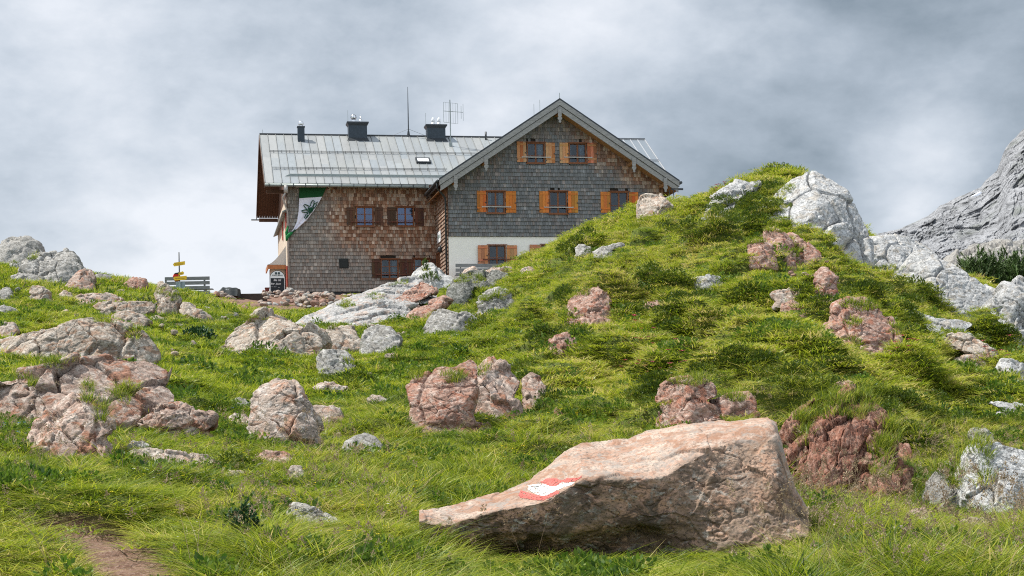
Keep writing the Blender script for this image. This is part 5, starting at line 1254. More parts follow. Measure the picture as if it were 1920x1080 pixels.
text('header_lettering', 'STIEGLBRAU', .105, (0, -.013, W(520, 517.6, yb_)[1]), M_INK, cb)
text('chalk_writing', 'Sie ist', .17, (-.02, -.024, W(520, 527, yb_)[1]), M_CHK, cb, font_shear=.3)
text('chalk_writing', 'Bier  Jause', .13, (-.38, -.024, W(520, 533.5, yb_)[1]), M_CHK, cb, font_shear=.3, al='LEFT')
text('chalk_writing', '- - - -  ...', .15, (-.38, -.024, W(520, 539, yb_)[1]), M_CHK, cb, al='LEFT')
s = MB(); zc_ = W(520, 512.5, yb_)[1]
for dx in (-.08, .08): s.prism([(dx-.06, -.013, zc_-.06), (dx+.06, -.013, zc_-.06), (dx+.075, -.013, zc_+.02), (dx+.03, -.013, zc_+.075), (dx-.05, -.013, zc_+.06)], (0, -.006, 0))
s.build('crest', M_INK, cb)
# red-brown bench end beside the chalkboard
bx0, bz = W(498, 541, YD-.6); bx1 = W(504.5, 541, YD-.6)[0]
bn = wthing('wooden_box', 'low dark red wooden box left of the chalkboard', 'box', (bx0+bx1)/2, YD-.6, 0); s = MB(); s.box(-.12, .1, -.2, .2, bz-.9, bz); s.box(-.14, .12, -.22, .22, bz+.001, bz+.04); o = s.build('box_body', simple('dark_red_wood', (.14, .035, .025), .7), bn)
# ------------------------------------------------------------------ bench in front of the white wall
def slat_bench(label, group, x0, x1, yl, rows, zbase, dark=False, seat=True):
    t_ = wthing('bench', label, 'bench', (x0+x1)/2, yl, zbase, group); hw = (x1-x0)/2; tl = zbase
    for (a_, b2) in rows:
        s = MB(); s.box(-hw, hw, -.02, .02, b2-tl, a_-tl); s.build('backrest_slat', M_VB2, t_, bevel=.006)
    top = rows[0][0]-tl
    for xx in (-hw+.28, hw-.28):
        s = MB(); s.box(xx-.035, xx+.035, .025, .09, -.6, top-.03); s.box(xx-.03, xx+.03, .09, .5, .35, .41); s.box(xx-.035, xx+.035, .45, .51, -.6, .34); s.build('leg', M_VB2, t_)
    if seat:
        for k in range(3):
            s = MB(); s.box(-hw, hw, .13+k*.13, .24+k*.13, .415, .45); s.build('seat_slat', M_VB2, t_)
    return t_
M_VB2 = simple('silvery_bench_wood', (.20, .205, .21), .8, 0, .2, 5, (1, 8, 8))
yb2 = -.7
slat_bench('grey slatted bench against the white plaster wall', None, W(854, 500, yb2)[0], W(985, 500, yb2)[0], yb2, [(W(880, 494.5, yb2)[1], W(880, 501, yb2)[1]), (W(880, 503.5, yb2)[1], W(880, 509.5, yb2)[1]), (W(880, 512, yb2)[1], W(880, 517, yb2)[1])], W(880, 520, yb2)[1]-.3)
# bench + signpost on the left plateau
Yb = 82.0
def pt(px, py, Y=Yb): return P(px, py, Y)
bl, br = pt(309, 519), pt(393, 519)
tb = empty('bench', ((bl.x+br.x)/2, Yb, pt(350, 553).z), 0, label='weathered slatted bench with a high back behind the signpost', cat='bench')
hw = (br.x-bl.x)/2; zb0 = tb.location.z
for (a_, b2) in ((519, 525.5), (527.5, 534), (536.5, 543), (545.5, 552)):
    s = MB(); za, zb_ = pt(350, a_).z-zb0, pt(350, b2).z-zb0; s.box(-hw, hw, -.02, .02, zb_, za); s.build('backrest_slat', M_VB2, tb, bevel=.006)
for xx in (-hw+.03, hw-.25):
    s = MB(); s.box(xx-.04, xx+.04, .022, .09, -.5, pt(350, 519.5).z-zb0); s.box(xx-.03, xx+.03, .09, .5, .20, .26); s.box(xx-.03, xx+.03, .44, .5, -.5, .199); s.build('leg', M_VB2, tb)
for k in range(3): s = MB(); s.box(-hw, hw+.1, .13+k*.13, .24+k*.13, .262, .295); s.build('seat_slat', M_VB2, tb)
Ys = 80.5; sb = P(337.5, 548, Ys)
sg_ = empty('signpost', (sb.x, Ys, sb.z-.1), 0, label='grey hiking signpost with three yellow arrow boards', cat='signpost')
zs0 = sb.z-.1; zz = lambda py: P(337, py, Ys).z-zs0; ppm = F/Ys
s = MB(); s.tube([(0, 0, -.4), (-.02, 0, zz(473))], .028, 10); s.build('post', simple('grey_post', (.05, .055, .06), .5, .4), sg_, smooth=True)
M_YEL = simple('yellow_sign_enamel', (.80, .50, .02), .5, 0, .05)
def arrow(pxs_, name='arrow_board', d=0.0, thick=.025, lab=None):
    pts = [((x-337.5)/ppm, -.05+d, zz(y)) for x, y in pxs_]; s = MB(); s.prism(pts, (0, thick, 0)); o = s.build(name, M_YEL, sg_)
    if lab: tag(o, lab)
    return o
ab = [arrow([(325.5, 496.3), (328, 492.5), (348, 490), (348, 496.5), (328, 499.5)], lab='uppermost yellow board pointing left'),
      arrow([(336, 512), (344, 509), (346.5, 512), (345, 515), (336, 517)], d=-.03, lab='short yellow board seen at an angle'),
      arrow([(325.5, 522), (328, 519), (351, 517.5), (350.5, 524.5), (329, 526)], d=-.02, lab='lowest yellow board')]
for (o_, (x0_, x1_, y_)) in zip(ab, ((329, 346, 495), (338, 344, 513.2), (330, 348, 521.8))):
    s = MB(); n_ = 5
    for k in range(n_):
        a_ = lerp(x0_, x1_, k/n_); b2 = lerp(x0_, x1_, (k+.7)/n_); s.box((a_-337.5)/ppm, (b2-337.5)/ppm, -.086, -.083, zz(y_+.5), zz(y_-.3))
    s.build('board_lettering', M_INK, o_)
s = MB(); s.tube([(.0, -.06, zz(528)), (.0, -.06, zz(545))], .055, 10); s.box((330-337.5)/ppm, (347-337.5)/ppm, .02, .05, zz(545), zz(527.5)); s.build('info_panel', simple('grey_green_panel', (.27, .33, .36), .5, .2), sg_)
s = MB()
for y_ in (494.5, 510.5, 519, 524): s.tube([(-.02, 0, zz(y_)-.012), (-.02, 0, zz(y_)+.012)], .045, 10)
s.build('clamp', M_GUT, sg_)
# red rucksack standing on the bench
Yr = 82.25; rp = P(328.5, 520, Yr)
rk = empty('rucksack', (rp.x, Yr, rp.z-.16), 0, label='red rucksack with a dark top flap leaning behind the signpost', cat='rucksack')
z_ = rp.z-.16
s = MB(); q = lambda x, y: ((x-328.5)*Yr/F, P(328.5, y, Yr).z-z_)
poly = [q(324, 519), (q(326.5, 514)), q(334, 513), q(336.5, 527), q(328, 528)]; s.prism([(a_, -.09, b2) for a_, b2 in poly], (0, .2, 0)); s.build('pack_body', simple('red_fabric', (.62, .035, .02), .7), rk, bevel=.03)
s = MB(); poly = [q(326, 514.3), q(330, 511.8), q(337, 511), q(336, 514.5)]; s.prism([(a_, -.11, b2) for a_, b2 in poly], (0, .24, 0)); s.build('top_flap', simple('dark_fabric', (.03, .03, .035), .8), rk, bevel=.02)
# dark tarpaulin covered heap
Yt = 88; tp_ = P(425, 553, Yt); tt_ = empty('covered_woodpile', (tp_.x, Yt, tp_.z-.1), 0, label='wedge shaped heap under a dark tarpaulin left of the hut', cat='tarpaulin heap')
n1_, n2_ = 30, 14; Vt = []; zt0 = tp_.z-.1
for j in range(n2_+1):
    for i in range(n1_+1):
        px_ = lerp(402, 448.5, i/n1_); top_ = np.interp(px_, [402, 407, 421, 436, 447, 448.5], [553, 549, 536.5, 537.2, 538, 539.5]); f_ = j/n2_
        h_ = (554-top_)*Yt/F; x_ = (px_-425)*Yt/F; dd = .95
        prof_y = [-.5, -.46, -.40, .40, .46, .5]; prof_z = [0, .5, .97, .97, .5, 0]
        Vt.append((x_+.01*math.sin(j*1.1+i*.4), np.interp(f_, [0, .12, .3, .7, .88, 1], prof_y)*dd*1.4+.02*math.sin(i*.5), max(-.05, h_*np.interp(f_, [0, .12, .3, .7, .88, 1], prof_z)+.01*math.sin(i*.8+j))))
me = bpy.data.meshes.new('tarpaulin'); me.from_pydata(Vt, [], [(j*(n1_+1)+i, j*(n1_+1)+i+1, (j+1)*(n1_+1)+i+1, (j+1)*(n1_+1)+i) for j in range(n2_) for i in range(n1_)]+[tuple(j*(n1_+1)+n1_ for j in range(n2_+1))])
me.materials.append(simple('dark_tarpaulin', (.055, .062, .062), .6, 0, .2, 4)); o = bpy.data.objects.new('tarpaulin', me); C.objects.link(o); o.parent = tt_
s = MB(); s.box((427.5-425)*Yt/F, (430-425)*Yt/F, -.68, -.665, (554-543)*Yt/F, (554-541)*Yt/F); s.box((431-425)*Yt/F, (433-425)*Yt/F, -.68, -.665, (554-542.6)*Yt/F, (554-541.4)*Yt/F); s.build('tarpaulin_print', M_WHT, tt_)
s = MB(); s.box(-.62, .62, -.35, .35, -.1, .12); s.build('log_stack', M_SOFD, tt_)
# flat stack of pallets
pp = P(468, 551.5, 90); pl2 = empty('pallet', (pp.x, 90, pp.z-.16), 0, label='flat wooden pallet lying left of the stone heap', cat='pallet')
s = MB()
for k in range(7): s.box(-.33+k*.095, -.33+k*.095+.07, -.4, .4, .12, .15)
for yy in (-.36, 0, .34): s.box(-.34, .34, yy-.04, yy+.04, .0, .119)
s.build('pallet_boards', simple('old_pallet_wood', (.10, .08, .07), .8), pl2)
s = MB(); a_, b2 = P(360, 553.5, 88.5), P(500, 553.5, 88.5); s.box(a_.x, b2.x, 88.4, 88.7, a_.z-.5, a_.z+.02); o = s.build('terrace_beam', simple('dark_terrace_timber', (.055, .04, .032), .8), None); tag(o, 'long dark timber edging the terrace left of the hut', 'beam')
#</HOUSE>
#<PLANTS>
# ------------------------------------------------------------------ loose stones by the hut
r = random.Random(77); base_st = []
for k in range(6):
    D, Fc = ico(3); V = D*np.array([1, .8, .62]); 
    for q in range(8):
        n = np.array([r.gauss(0, 1), r.gauss(0, 1), r.gauss(0, 1)]); n /= np.linalg.norm(n); s_ = V@n; c = s_.max()*r.uniform(.62, .85); ov = s_ > c; V[ov] -= n*(s_[ov]-c)[:, None]
    V = V*(1+.10*fbm(V*1.5+k*9, 3)[:, None]); me = npmesh('stone', V, Fc); base_st.append(me)
stm = [RM['pale'], RM['beige'], RM['grey'], RM['rose']]
var = [[None]*4 for _ in base_st]
for i, me in enumerate(base_st):
    for j in range(4): m2 = me.copy(); m2.materials.append(stm[j]); var[i][j] = m2
def stone(x, y, z, s, label, cat, group, mats=(0, 0, 1, 1, 2, 3)):
    o = bpy.data.objects.new('stone', var[r.randrange(6)][r.choice(mats)]); C.objects.link(o)
    o.location = (x, y, z); o.rotation_euler = (r.uniform(-.5, .5), r.uniform(-.5, .5), r.uniform(0, 6.28)); o.scale = (s*r.uniform(.8, 1.25), s*r.uniform(.8, 1.2), s*r.uniform(.7, 1.1))
    tag(o, label, cat, group)
topx = [470, 480, 492, 510, 535, 555, 580, 610, 650, 700, 730]; topy = [560, 553, 548, 545, 541, 544, 549, 552, 554, 556, 562]
for k in range(130):
    px_ = r.triangular(472, 728, 545); Y_ = r.uniform(86.3, 91.8); a_ = P(px_, 565, Y_); gz = ground_z(a_.x, Y_)[0]
    zt_ = P(px_, np.interp(px_, topx, topy), 91).z; f_ = max(0, 1-abs(Y_-90.4)/4.2)
    top_ = gz+max(0, zt_-gz)*f_; z_ = gz+(top_-gz)*math.sqrt(r.random())
    stone(a_.x, Y_, z_, r.uniform(.12, .26), 'rounded stone in the long heap of loose rubble before the hut', 'stone', 'stones heaped along the terrace before the hut')
for k in range(16):
    px_ = r.uniform(398, 440); Y_ = r.uniform(86, 88); a_ = P(px_, 560, Y_); stone(a_.x, Y_, ground_z(a_.x, Y_)[0]+r.uniform(0, .35)*(1-abs(px_-415)/26), r.uniform(.09, .24), 'stone in the small heap before the covered woodpile', 'stone', 'stones heaped in front of the covered woodpile')
cand = 0
while cand < 105:
    px_ = r.uniform(0, 760); py_ = r.choice((r.uniform(545, 700), r.uniform(560, 900)))
    if px_ > 500 and py_ < 620 or r.random() < .3*(py_ > 700): continue
    Y_ = hit(px_, py_); a_ = P(px_, py_, Y_); z_ = ground_z(a_.x, Y_)[0]; sp_ = r.uniform(4, 11)*Y_/F
    stone(a_.x, Y_, z_+sp_*.55, sp_, 'little loose stone scattered in the left meadow turf', 'stone', 'small stones scattered over the left meadow'); cand += 1
for k in range(14):
    px_, py_ = r.choice(((r.uniform(1640, 1920), r.uniform(960, 1010)), (r.uniform(1860, 1920), r.uniform(680, 800)), (r.uniform(1420, 1560), r.uniform(500, 560))))
    Y_ = hit(px_, py_); a_ = P(px_, py_, Y_); sp_ = r.uniform(2.5, 7)*Y_/F; stone(a_.x, Y_, ground_z(a_.x, Y_)[0]+sp_*.3, sp_, 'broken stone lying loose on the right hand slope', 'stone', 'broken stones on the right slope')
for k in range(30):
    px_ = 1420+r.random()*150; py_ = 470+(px_-1420)*.42+r.gauss(0, 22); Y_ = hit(px_, py_); a_ = P(px_, py_, Y_); sp_ = r.uniform(3.5, 10)*Y_/F
    stone(a_.x, Y_, ground_z(a_.x, Y_)[0]+sp_*.35, sp_, 'red brown stone of the scree below the summit rock', 'stone', 'stones of the red scree on the mound', (3, 3, 3, 0))
for k in range(10):
    px_ = r.uniform(980, 1350); py_ = r.uniform(480, 760); Y_ = hit(px_, py_); a_ = P(px_, py_, Y_); sp_ = r.uniform(3.5, 8)*Y_/F
    stone(a_.x, Y_, ground_z(a_.x, Y_)[0]+sp_*.3, sp_, 'small stone peeping out of the turf of the green mound', 'stone', 'small stones in the turf of the mound')
# ------------------------------------------------------------------ leaf and grass prototypes
def leafmat(name, stops, trans=.42, gloss=.03, attr='tint'):
    m, t, b, o = newmat(name)
    a1 = t.nodes.new('ShaderNodeAttribute'); a1.attribute_type = 'INSTANCER'; a1.attribute_name = attr
    a2 = t.nodes.new('ShaderNodeAttribute'); a2.attribute_name = 'bl'
    f_ = MATH(t, 'ADD', a1.outputs['Fac'], MATH(t, 'MULTIPLY', MATH(t, 'SUBTRACT', a2.outputs['Fac'], .5), .6), True)
    c = RAMP(t, f_, stops)
    d = t.nodes.new('ShaderNodeBsdfDiffuse'); t.links.new(c, d.inputs[0])
    tr = t.nodes.new('ShaderNodeBsdfTranslucent'); hv = t.nodes.new('ShaderNodeHueSaturation'); hv.inputs['Value'].default_value = 1.55; hv.inputs['Saturation'].default_value = 1.04; t.links.new(c, hv.inputs['Color']); t.links.new(hv.outputs[0], tr.inputs[0])
    ms = t.nodes.new('ShaderNodeMixShader'); ms.inputs[0].default_value = trans; t.links.new(d.outputs[0], ms.inputs[1]); t.links.new(tr.outputs[0], ms.inputs[2])
    g = t.nodes.new('ShaderNodeBsdfGlossy'); g.inputs['Roughness'].default_value = .5; g.inputs['Color'].default_value = (.9, 1, .85, 1)
    m2 = t.nodes.new('ShaderNodeMixShader'); m2.inputs[0].default_value = gloss; t.links.new(ms.outputs[0], m2.inputs[1]); t.links.new(g.outputs[0], m2.inputs[2]); t.links.new(m2.outputs[0], o.inputs[0]); return m
M_GR = leafmat('meadow_grass_blades', [(0.0, (.018, .037, .005)), (.22, (.056, .098, .010)), (.45, (.142, .195, .018)), (.7, (.27, .31, .030)), (.88, (.37, .36, .065)), (1.0, (.43, .35, .15))])
M_SHR = leafmat('alpenrose_leaves', [(0.0, (.022, .042, .006)), (.5, (.06, .095, .010)), (1.0, (.15, .17, .02))], .3, .02)
M_HERB = leafmat('herb_leaves', [(0.0, (.028, .070, .010)), (.5, (.08, .14, .016)), (1.0, (.17, .22, .03))], .4, .02)
M_SEED = leafmat('dry_seed_heads', [(0.0, (.16, .11, .07)), (1.0, (.34, .26, .17))], .3, .02)
def blades(n, h, wd, rad, bend, seed, hv=.45, segs=3, lean=.3):
    r = np.random.RandomState(seed); V = []; Fq = []; B = []
    for i in range(n):
        a = r.uniform(0, 6.283); rr = rad*math.sqrt(r.uniform()); x, y = rr*math.cos(a), rr*math.sin(a)
        L_ = h*(1-hv+hv*r.uniform()*1.3); th = a+r.normal()*.9; bd = bend*r.uniform(.3, 1.5); ln = lean*r.uniform(0, 1)
        w0 = wd*r.uniform(.6, 1.2); dx, dy = math.cos(th), math.sin(th); fa = r.uniform(0, 6.283); sx, sy = math.cos(fa), math.sin(fa); b0 = len(V); bl = r.uniform()
        for k in range(segs+1):
            t_ = k/segs; out = (ln*t_+bd*t_*t_)*L_; z = L_*(t_-.38*bd*t_*t_) - .01
            ww = w0*(1-t_)**.7*.5+.0002
            cx_, cy_ = x+dx*out, y+dy*out; V += [(cx_-sx*ww, cy_-sy*ww, z), (cx_+sx*ww, cy_+sy*ww, z)]; B += [bl*.8+.2*t_]*2
        for k in range(segs): Fq.append((b0+2*k, b0+2*k+1, b0+2*k+3, b0+2*k+2))
    return np.array(V), np.array(Fq), np.array(B)
def leaves(n, rad, hgt_, ls, seed, flat=.0, wratio=.55):
    r = np.random.RandomState(seed); V = []; Fq = []; B = []
    for i in range(n):
        d = r.normal(size=3); d /= np.linalg.norm(d); d[2] = abs(d[2]); p_ = d*np.array([rad, rad, hgt_])*(r.uniform(.35, 1)**.5)
        L_ = ls*r.uniform(.6, 1.3); ax = d+r.normal(size=3)*.5; ax[2] += .3-flat; ax /= np.linalg.norm(ax); sd = np.cross(ax, r.normal(size=3)); sd /= np.linalg.norm(sd)
        b0 = len(V); bl = r.uniform(); w_ = L_*wratio*.5
        V += [p_, p_+ax*L_*.5+sd*w_, p_+ax*L_, p_+ax*L_*.5-sd*w_]; B += [bl]*4; Fq.append((b0, b0+1, b0+2, b0+3))
    return np.array(V), np.array(Fq), np.array(B)
def proto(col, name, V, Fq, B, mat):
    me = npmesh(name, V, Fq, smooth=False); setattr_f(me, 'bl', B); me.materials.append(mat); o = bpy.data.objects.new(name, me); col.objects.link(o)
def merge(*parts):
    V = []; Fq = []; B = []; n = 0
    for v_, f_, b_ in parts: V.append(v_); Fq.append(f_+n); B.append(b_); n += len(v_)
    return np.concatenate(V), np.concatenate(Fq), np.concatenate(B)
colG = bpy.data.collections.new('grass_kinds'); colS = bpy.data.collections.new('shrub_kinds'); colH = bpy.data.collections.new('herb_kinds'); colD = bpy.data.collections.new('seed_kinds')
k = 0
for sd in range(4): proto(colG, 'a%02d' % k, *blades(22, .26, .0085, .07, .75, sd, segs=4), M_GR); k += 1        # 0-3 long foreground
for sd in range(4): proto(colG, 'a%02d' % k, *blades(30, .15, .0078, .09, .6, 10+sd), M_GR); k += 1              # 4-7 meadow
for sd in range(4): proto(colG, 'a%02d' % k, *blades(46, .15, .017, .16, .7, 20+sd, segs=2, hv=.65), M_GR); k += 1       # 8-11 mid/far turf
for sd in range(2): proto(colG, 'a%02d' % k, *blades(90, .17, .032, .40, .6, 30+sd, segs=2, hv=.65), M_GR); k += 1      # 12-13 far
for sd in range(3): proto(colS, 's%02d' % sd, *leaves(260, .20, .15, .035, 40+sd), M_SHR)
for sd in range(3): proto(colH, 'h%02d' % sd, *merge(leaves(60, .10, .10, .032, 50+sd, .2, .6), blades(6, .14, .004, .03, .4, 55+sd)), M_HERB)
for sd in range(2):
    v_, f_, b_ = blades(5, .42, .0022, .04, .45, 60+sd, segs=5, hv=.3)
    hd = []; 
    for q in range(5):
        tip = v_[q*12+10]; l_ = leaves(26, .012, .045, .012, 70+q); hd.append((l_[0]+tip-np.array([0, 0, .03]), l_[1], l_[2]))
    proto(colD, 'd%02d' % sd, *merge((v_, f_, b_), *hd), M_SEED)
def scatter(name, pts, idx, rot, scl, tint, col, mat=None, label=None):
    me = bpy.data.meshes.new(name); n = len(pts); me.vertices.add(n); me.vertices.foreach_set('co', np.asarray(pts, np.float32).ravel())
    a = me.attributes.new('idx', 'INT', 'POINT'); a.data.foreach_set('value', np.asarray(idx, np.int32))
    a = me.attributes.new('rot', 'FLOAT_VECTOR', 'POINT'); a.data.foreach_set('vector', np.asarray(rot, np.float32).ravel())
    a = me.attributes.new('scl', 'FLOAT_VECTOR', 'POINT'); a.data.foreach_set('vector', np.asarray(scl, np.float32).ravel())
    setattr_f(me, 'tint', tint)
    o = bpy.data.objects.new(name, me); C.objects.link(o); tag(o, kind='stuff')
    g = bpy.data.node_groups.new(name+'_scatter', 'GeometryNodeTree')
    g.interface.new_socket('Geometry', in_out='INPUT', socket_type='NodeSocketGeometry'); g.interface.new_socket('Geometry', in_out='OUTPUT', socket_type='NodeSocketGeometry')
    gi = g.nodes.new('NodeGroupInput'); go = g.nodes.new('NodeGroupOutput'); ip = g.nodes.new('GeometryNodeInstanceOnPoints'); ci = g.nodes.new('GeometryNodeCollectionInfo')
    ci.inputs['Collection'].default_value = col; ci.inputs['Separate Children'].default_value = True; ci.inputs['Reset Children'].default_value = True
    def na(nm, ty):
        q = g.nodes.new('GeometryNodeInputNamedAttribute'); q.data_type = ty; q.inputs['Name'].default_value = nm; return [s for s in q.outputs if s.enabled and s.name == 'Attribute'][0]
    g.links.new(gi.outputs[0], ip.inputs['Points']); g.links.new(ci.outputs[0], ip.inputs['Instance']); ip.inputs['Pick Instance'].default_value = True
    g.links.new(na('idx', 'INT'), ip.inputs['Instance Index'])
    er = g.nodes.new('FunctionNodeEulerToRotation'); g.links.new(na('rot', 'FLOAT_VECTOR'), er.inputs[0]); g.links.new(er.outputs[0], ip.inputs['Rotation'])
    g.links.new(na('scl', 'FLOAT_VECTOR'), ip.inputs['Scale']); g.links.new(ip.outputs[0], go.inputs[0])
    md = o.modifiers.new('scatter', 'NODES'); md.node_group = g
    if mat: me.materials.append(mat)
    return o
# candidate points, density falling with distance
NR = np.random.RandomState(21)
def inside_rocks(X, Y, Z, f=.5):
    bad = np.zeros(len(X), bool)
    for (cx, cy, cz, th, Rr, T, p, lean, ext) in ROCKS:
        m = (np.abs(X-cx) < ext*1.3) & (np.abs(Y-cy) < ext*1.6+T)
        if not m.any(): continue
        dx = X[m]-cx; dz = Z[m]-cz; dy = Y[m]-cy-lean*dz; rho = np.hypot(dx, dz); R = np.interp(np.arctan2(dz, dx), th, Rr)
        bad[np.where(m)[0]] |= ((rho/R)**p+(np.abs(dy)/T)**p) < f
    return bad | bb_inside(X, Y, Z)
def sample(n0, ymin, ymax, dens, pxr=(-240, 2160)):
    """dens(Y) per square metre; returns X, Y, Z, px, py"""
    ye = np.exp(np.linspace(math.log(ymin), math.log(ymax), 60)); out = []
    for a_, b2 in zip(ye[:-1], ye[1:]):
        wd = (pxr[1]-pxr[0])/F*(a_+b2)/2; n = int(wd*(b2-a_)*dens((a_+b2)/2)*n0)
        Yq = NR.uniform(a_, b2, n); out.append(np.stack([NR.uniform(*pxr, n), Yq], -1))
    q = np.concatenate(out); px, Y = q[:, 0], q[:, 1]; X = px_to = (px-960)/F*Y
    Z = ground_z(X, Y); qx, qy = to_px(X, Y, Z); return X, Y, Z, qx, qy
# visibility: lowest pixel row reached by nearer ground
gx = np.arange(-300, 2250, 15.0); RM_ = []
for c in gx:
    a_ = (c-960)/F; z = ground_z(a_*_MY, _MY); RM_.append(np.minimum.accumulate(to_px(a_*_MY, _MY, z)[1]))
RM_ = np.array(RM_)
def visible(px, py, Y, tol=45):
    i = np.clip(((px+300)/15).astype(int), 0, len(gx)-1); j = np.clip(np.searchsorted(_MY, Y), 0, len(_MY)-1); return py < RM_[i, j]+tol
dens = lambda Y: 560*(8/Y)**1.35 if Y < 30 else 560*(8/30)**1.35*(30/Y)**1.9
X, Y, Z, qx, qy = sample(1.0, 6.3, 92, dens)
X5, Y5, Z5, qx5, qy5 = sample(6.5, 9, 60, dens)
st5 = (ground_z(X5, Y5+.06)-Z5)/.06; m_ = NR.uniform(size=len(X5)) < np.clip((st5-.3)*.7, 0, 1)
X, Y, Z, qx, qy = (np.concatenate([a_, b2[m_]]) for a_, b2 in ((X, X5), (Y, Y5), (Z, Z5), (qx, qx5), (qy, qy5)))
steep = (ground_z(X, Y+.06)-Z)/.06
dm = dirt_of(qx, qy, X, Y)
ok = visible(qx, qy, Y) & ~inside_rocks(X, Y, Z) & ~(dm & (NR.uniform(size=len(X)) > .02))
X, Y, Z, qx, qy, steep = (v_[ok] for v_ in (X, Y, Z, qx, qy, steep)); n = len(X)
q3 = np.stack([X, Y, X*0], -1); lush = fbm(q3*.35+4, 3); pat = fbm(q3*1.1+30, 3); tall = fbm(q3*.8+60, 3)
keep = (fbm(q3*2.1+170, 3) > -.34) | (NR.uniform(size=n) < .45)
nearf = 1-sstep(9.5, 13, Y); mound = sstep(880, 1050, qx)*sstep(12, 16, Y)
left_mossy = (1-sstep(250, 420, qx))*(1-sstep(8.5, 9.6, Y))
hs = (.62+.55*tall)*(1-.16*nearf)*(1-.30*mound)*(1-.45*left_mossy)*(1-.55*sstep(55, 80, Y))
bbm = sstep(830, 900, qx)*(1-sstep(1400, 1470, qx))*(1-sstep(10.5, 11, Y))
jm = sstep(500, 530, qx)*(1-sstep(660, 700, qx))*sstep(7.6, 8, Y)*(1-sstep(9.6, 10.2, Y)); hs = hs*(1-.6*jm)
hs = hs*(1-.48*(1-sstep(500, 700, qx))*sstep(9.0, 10, Y)*(1-sstep(16, 20, Y)))*(1-.84*bbm)*(1-.25*nearf*(1-bbm))*(1-.3*sstep(11, 14, Y)*(1-sstep(30, 50, Y)))
cl2 = fbm(q3*3.3+240, 3); hs = hs*(.45+1.0*sstep(-.25, .35, fbm(q3*1.7+140, 3)))*(.6+.9*sstep(-.2, .3, cl2))
leftp = (1-sstep(360, 500, qx))*(1-sstep(9.3, 10.5, Y)); hs = hs*(1-.68*leftp)*(1-.12*np.clip(steep-.3, 0, 1))
hs = np.clip(hs, .2, 1.5)*NR.uniform(.7, 1.3, n)
u_ = NR.uniform(size=n)
idx = np.where(Y < 10.5, np.where(u_ < .55+.3*nearf-.6*left_mossy, NR.randint(0, 4, n), NR.randint(4, 8, n)), np.where(Y < 19, np.where(u_ < .12, NR.randint(0, 4, n), NR.randint(4, 8, n)), np.where(Y < 45, NR.randint(8, 12, n), NR.randint(12, 14, n))))
clump = fbm(q3*2.3+90, 3); tint = .52+.26*lush+.30*pat+.28*clump+.19*mound+.12*left_mossy+.10*sstep(60, 85, Y)+.20*cl2+NR.normal(size=n)*.13-.04*np.clip(steep-.2, 0, 1)
dry = NR.uniform(size=n) < .035; tint = np.where(dry, .95, tint); tint = np.clip(tint, .02, 1)
near_rock = inside_rocks(X, Y, Z, 1.9)
hs = np.where(near_rock & (Y > 10.5), np.maximum(hs*1.15, .45), hs); tint = np.where(near_rock, tint-.05, tint)
sc = np.stack([hs*0+NR.uniform(.8, 1.25, n)*np.where(Y > 19, 1.0, 1.0), hs*0+1.0, hs], -1); sc[:, 1] = sc[:, 0]
rot = np.stack([NR.normal(size=n)*.10, NR.normal(size=n)*.10, NR.uniform(0, 6.283, n)], -1)
kk = keep
scatter('meadow_grass', np.stack([X, Y, Z], -1)[kk], idx[kk], rot[kk], sc[kk], tint[kk], colG, M_GR)
print('GRASS', kk.sum())
# alpenrose and cushion shrubs on the mound and its hummocks
SHP = [(1320, 440, 60, 16), (1235, 535, 60, 20), (1420, 555, 60, 16), (1240, 700, 45, 30), (1225, 735, 40, 30), (1450, 665, 140, 22), (1350, 690, 90, 20), (1100, 465, 50, 20), (1290, 615, 60, 25), (1390, 400, 55, 40),
       (1470, 340, 50, 25), (1400, 375, 60, 25), (1640, 555, 50, 18), (1740, 560, 50, 18), (1880, 645, 50, 20), (1060, 640, 60, 18), (960, 720, 45, 25), (1700, 610, 20, 30), (1720, 790, 90, 40), (1700, 870, 60, 50), (1520, 700, 90, 30),
       (1860, 760, 60, 30), (640, 720, 45, 14), (380, 780, 40, 20), (410, 880, 60, 14), (1010, 750, 40, 40), (1450, 850, 30, 60), (925, 560, 50, 14), (1530, 560, 60, 20), (1840, 840, 40, 20), (1300, 565, 50, 18), (1090, 560, 45, 14), (1180, 585, 60, 14)]
xs_, ys_ = [], []
for (a_, b2, rx, ry) in SHP:
    m_ = int(rx*ry*.022)+6
    for _ in range(m_):
        th = NR.uniform(0, 6.283); rr = math.sqrt(NR.uniform()); px_, py_ = a_+rx*rr*math.cos(th), b2+ry*rr*math.sin(th); Yq = hit(px_, py_); xs_.append((px_-960)/F*Yq); ys_.append(Yq)
xs_ = np.array(xs_); ys_ = np.array(ys_)
X2, Y2, Z2, qx2, qy2 = sample(.055, 13, 60, dens, (850, 2100)); m_ = (fbm(np.stack([X2, Y2, X2*0], -1)*.9+80, 3) > .38)
X2 = np.concatenate([xs_, X2[m_]]); Y2 = np.concatenate([ys_, Y2[m_]]); Z2 = ground_z(X2, Y2); ok = ~inside_rocks(X2, Y2, Z2, .6); X2, Y2, Z2 = X2[ok], Y2[ok], Z2[ok]; n = len(X2)
s_ = NR.uniform(.6, 1.25, n)*np.clip(Y2/28, .55, 1.25)
scatter('alpenrose_cover', np.stack([X2, Y2, Z2-.02], -1), NR.randint(0, 3, n), np.stack([NR.normal(size=n)*.15, NR.normal(size=n)*.15, NR.uniform(0, 6.28, n)], -1), np.stack([s_, s_, s_*NR.uniform(.6, 1.2, n)], -1), np.clip(.5+NR.normal(size=n)*.18, 0, 1), colS, M_SHR)
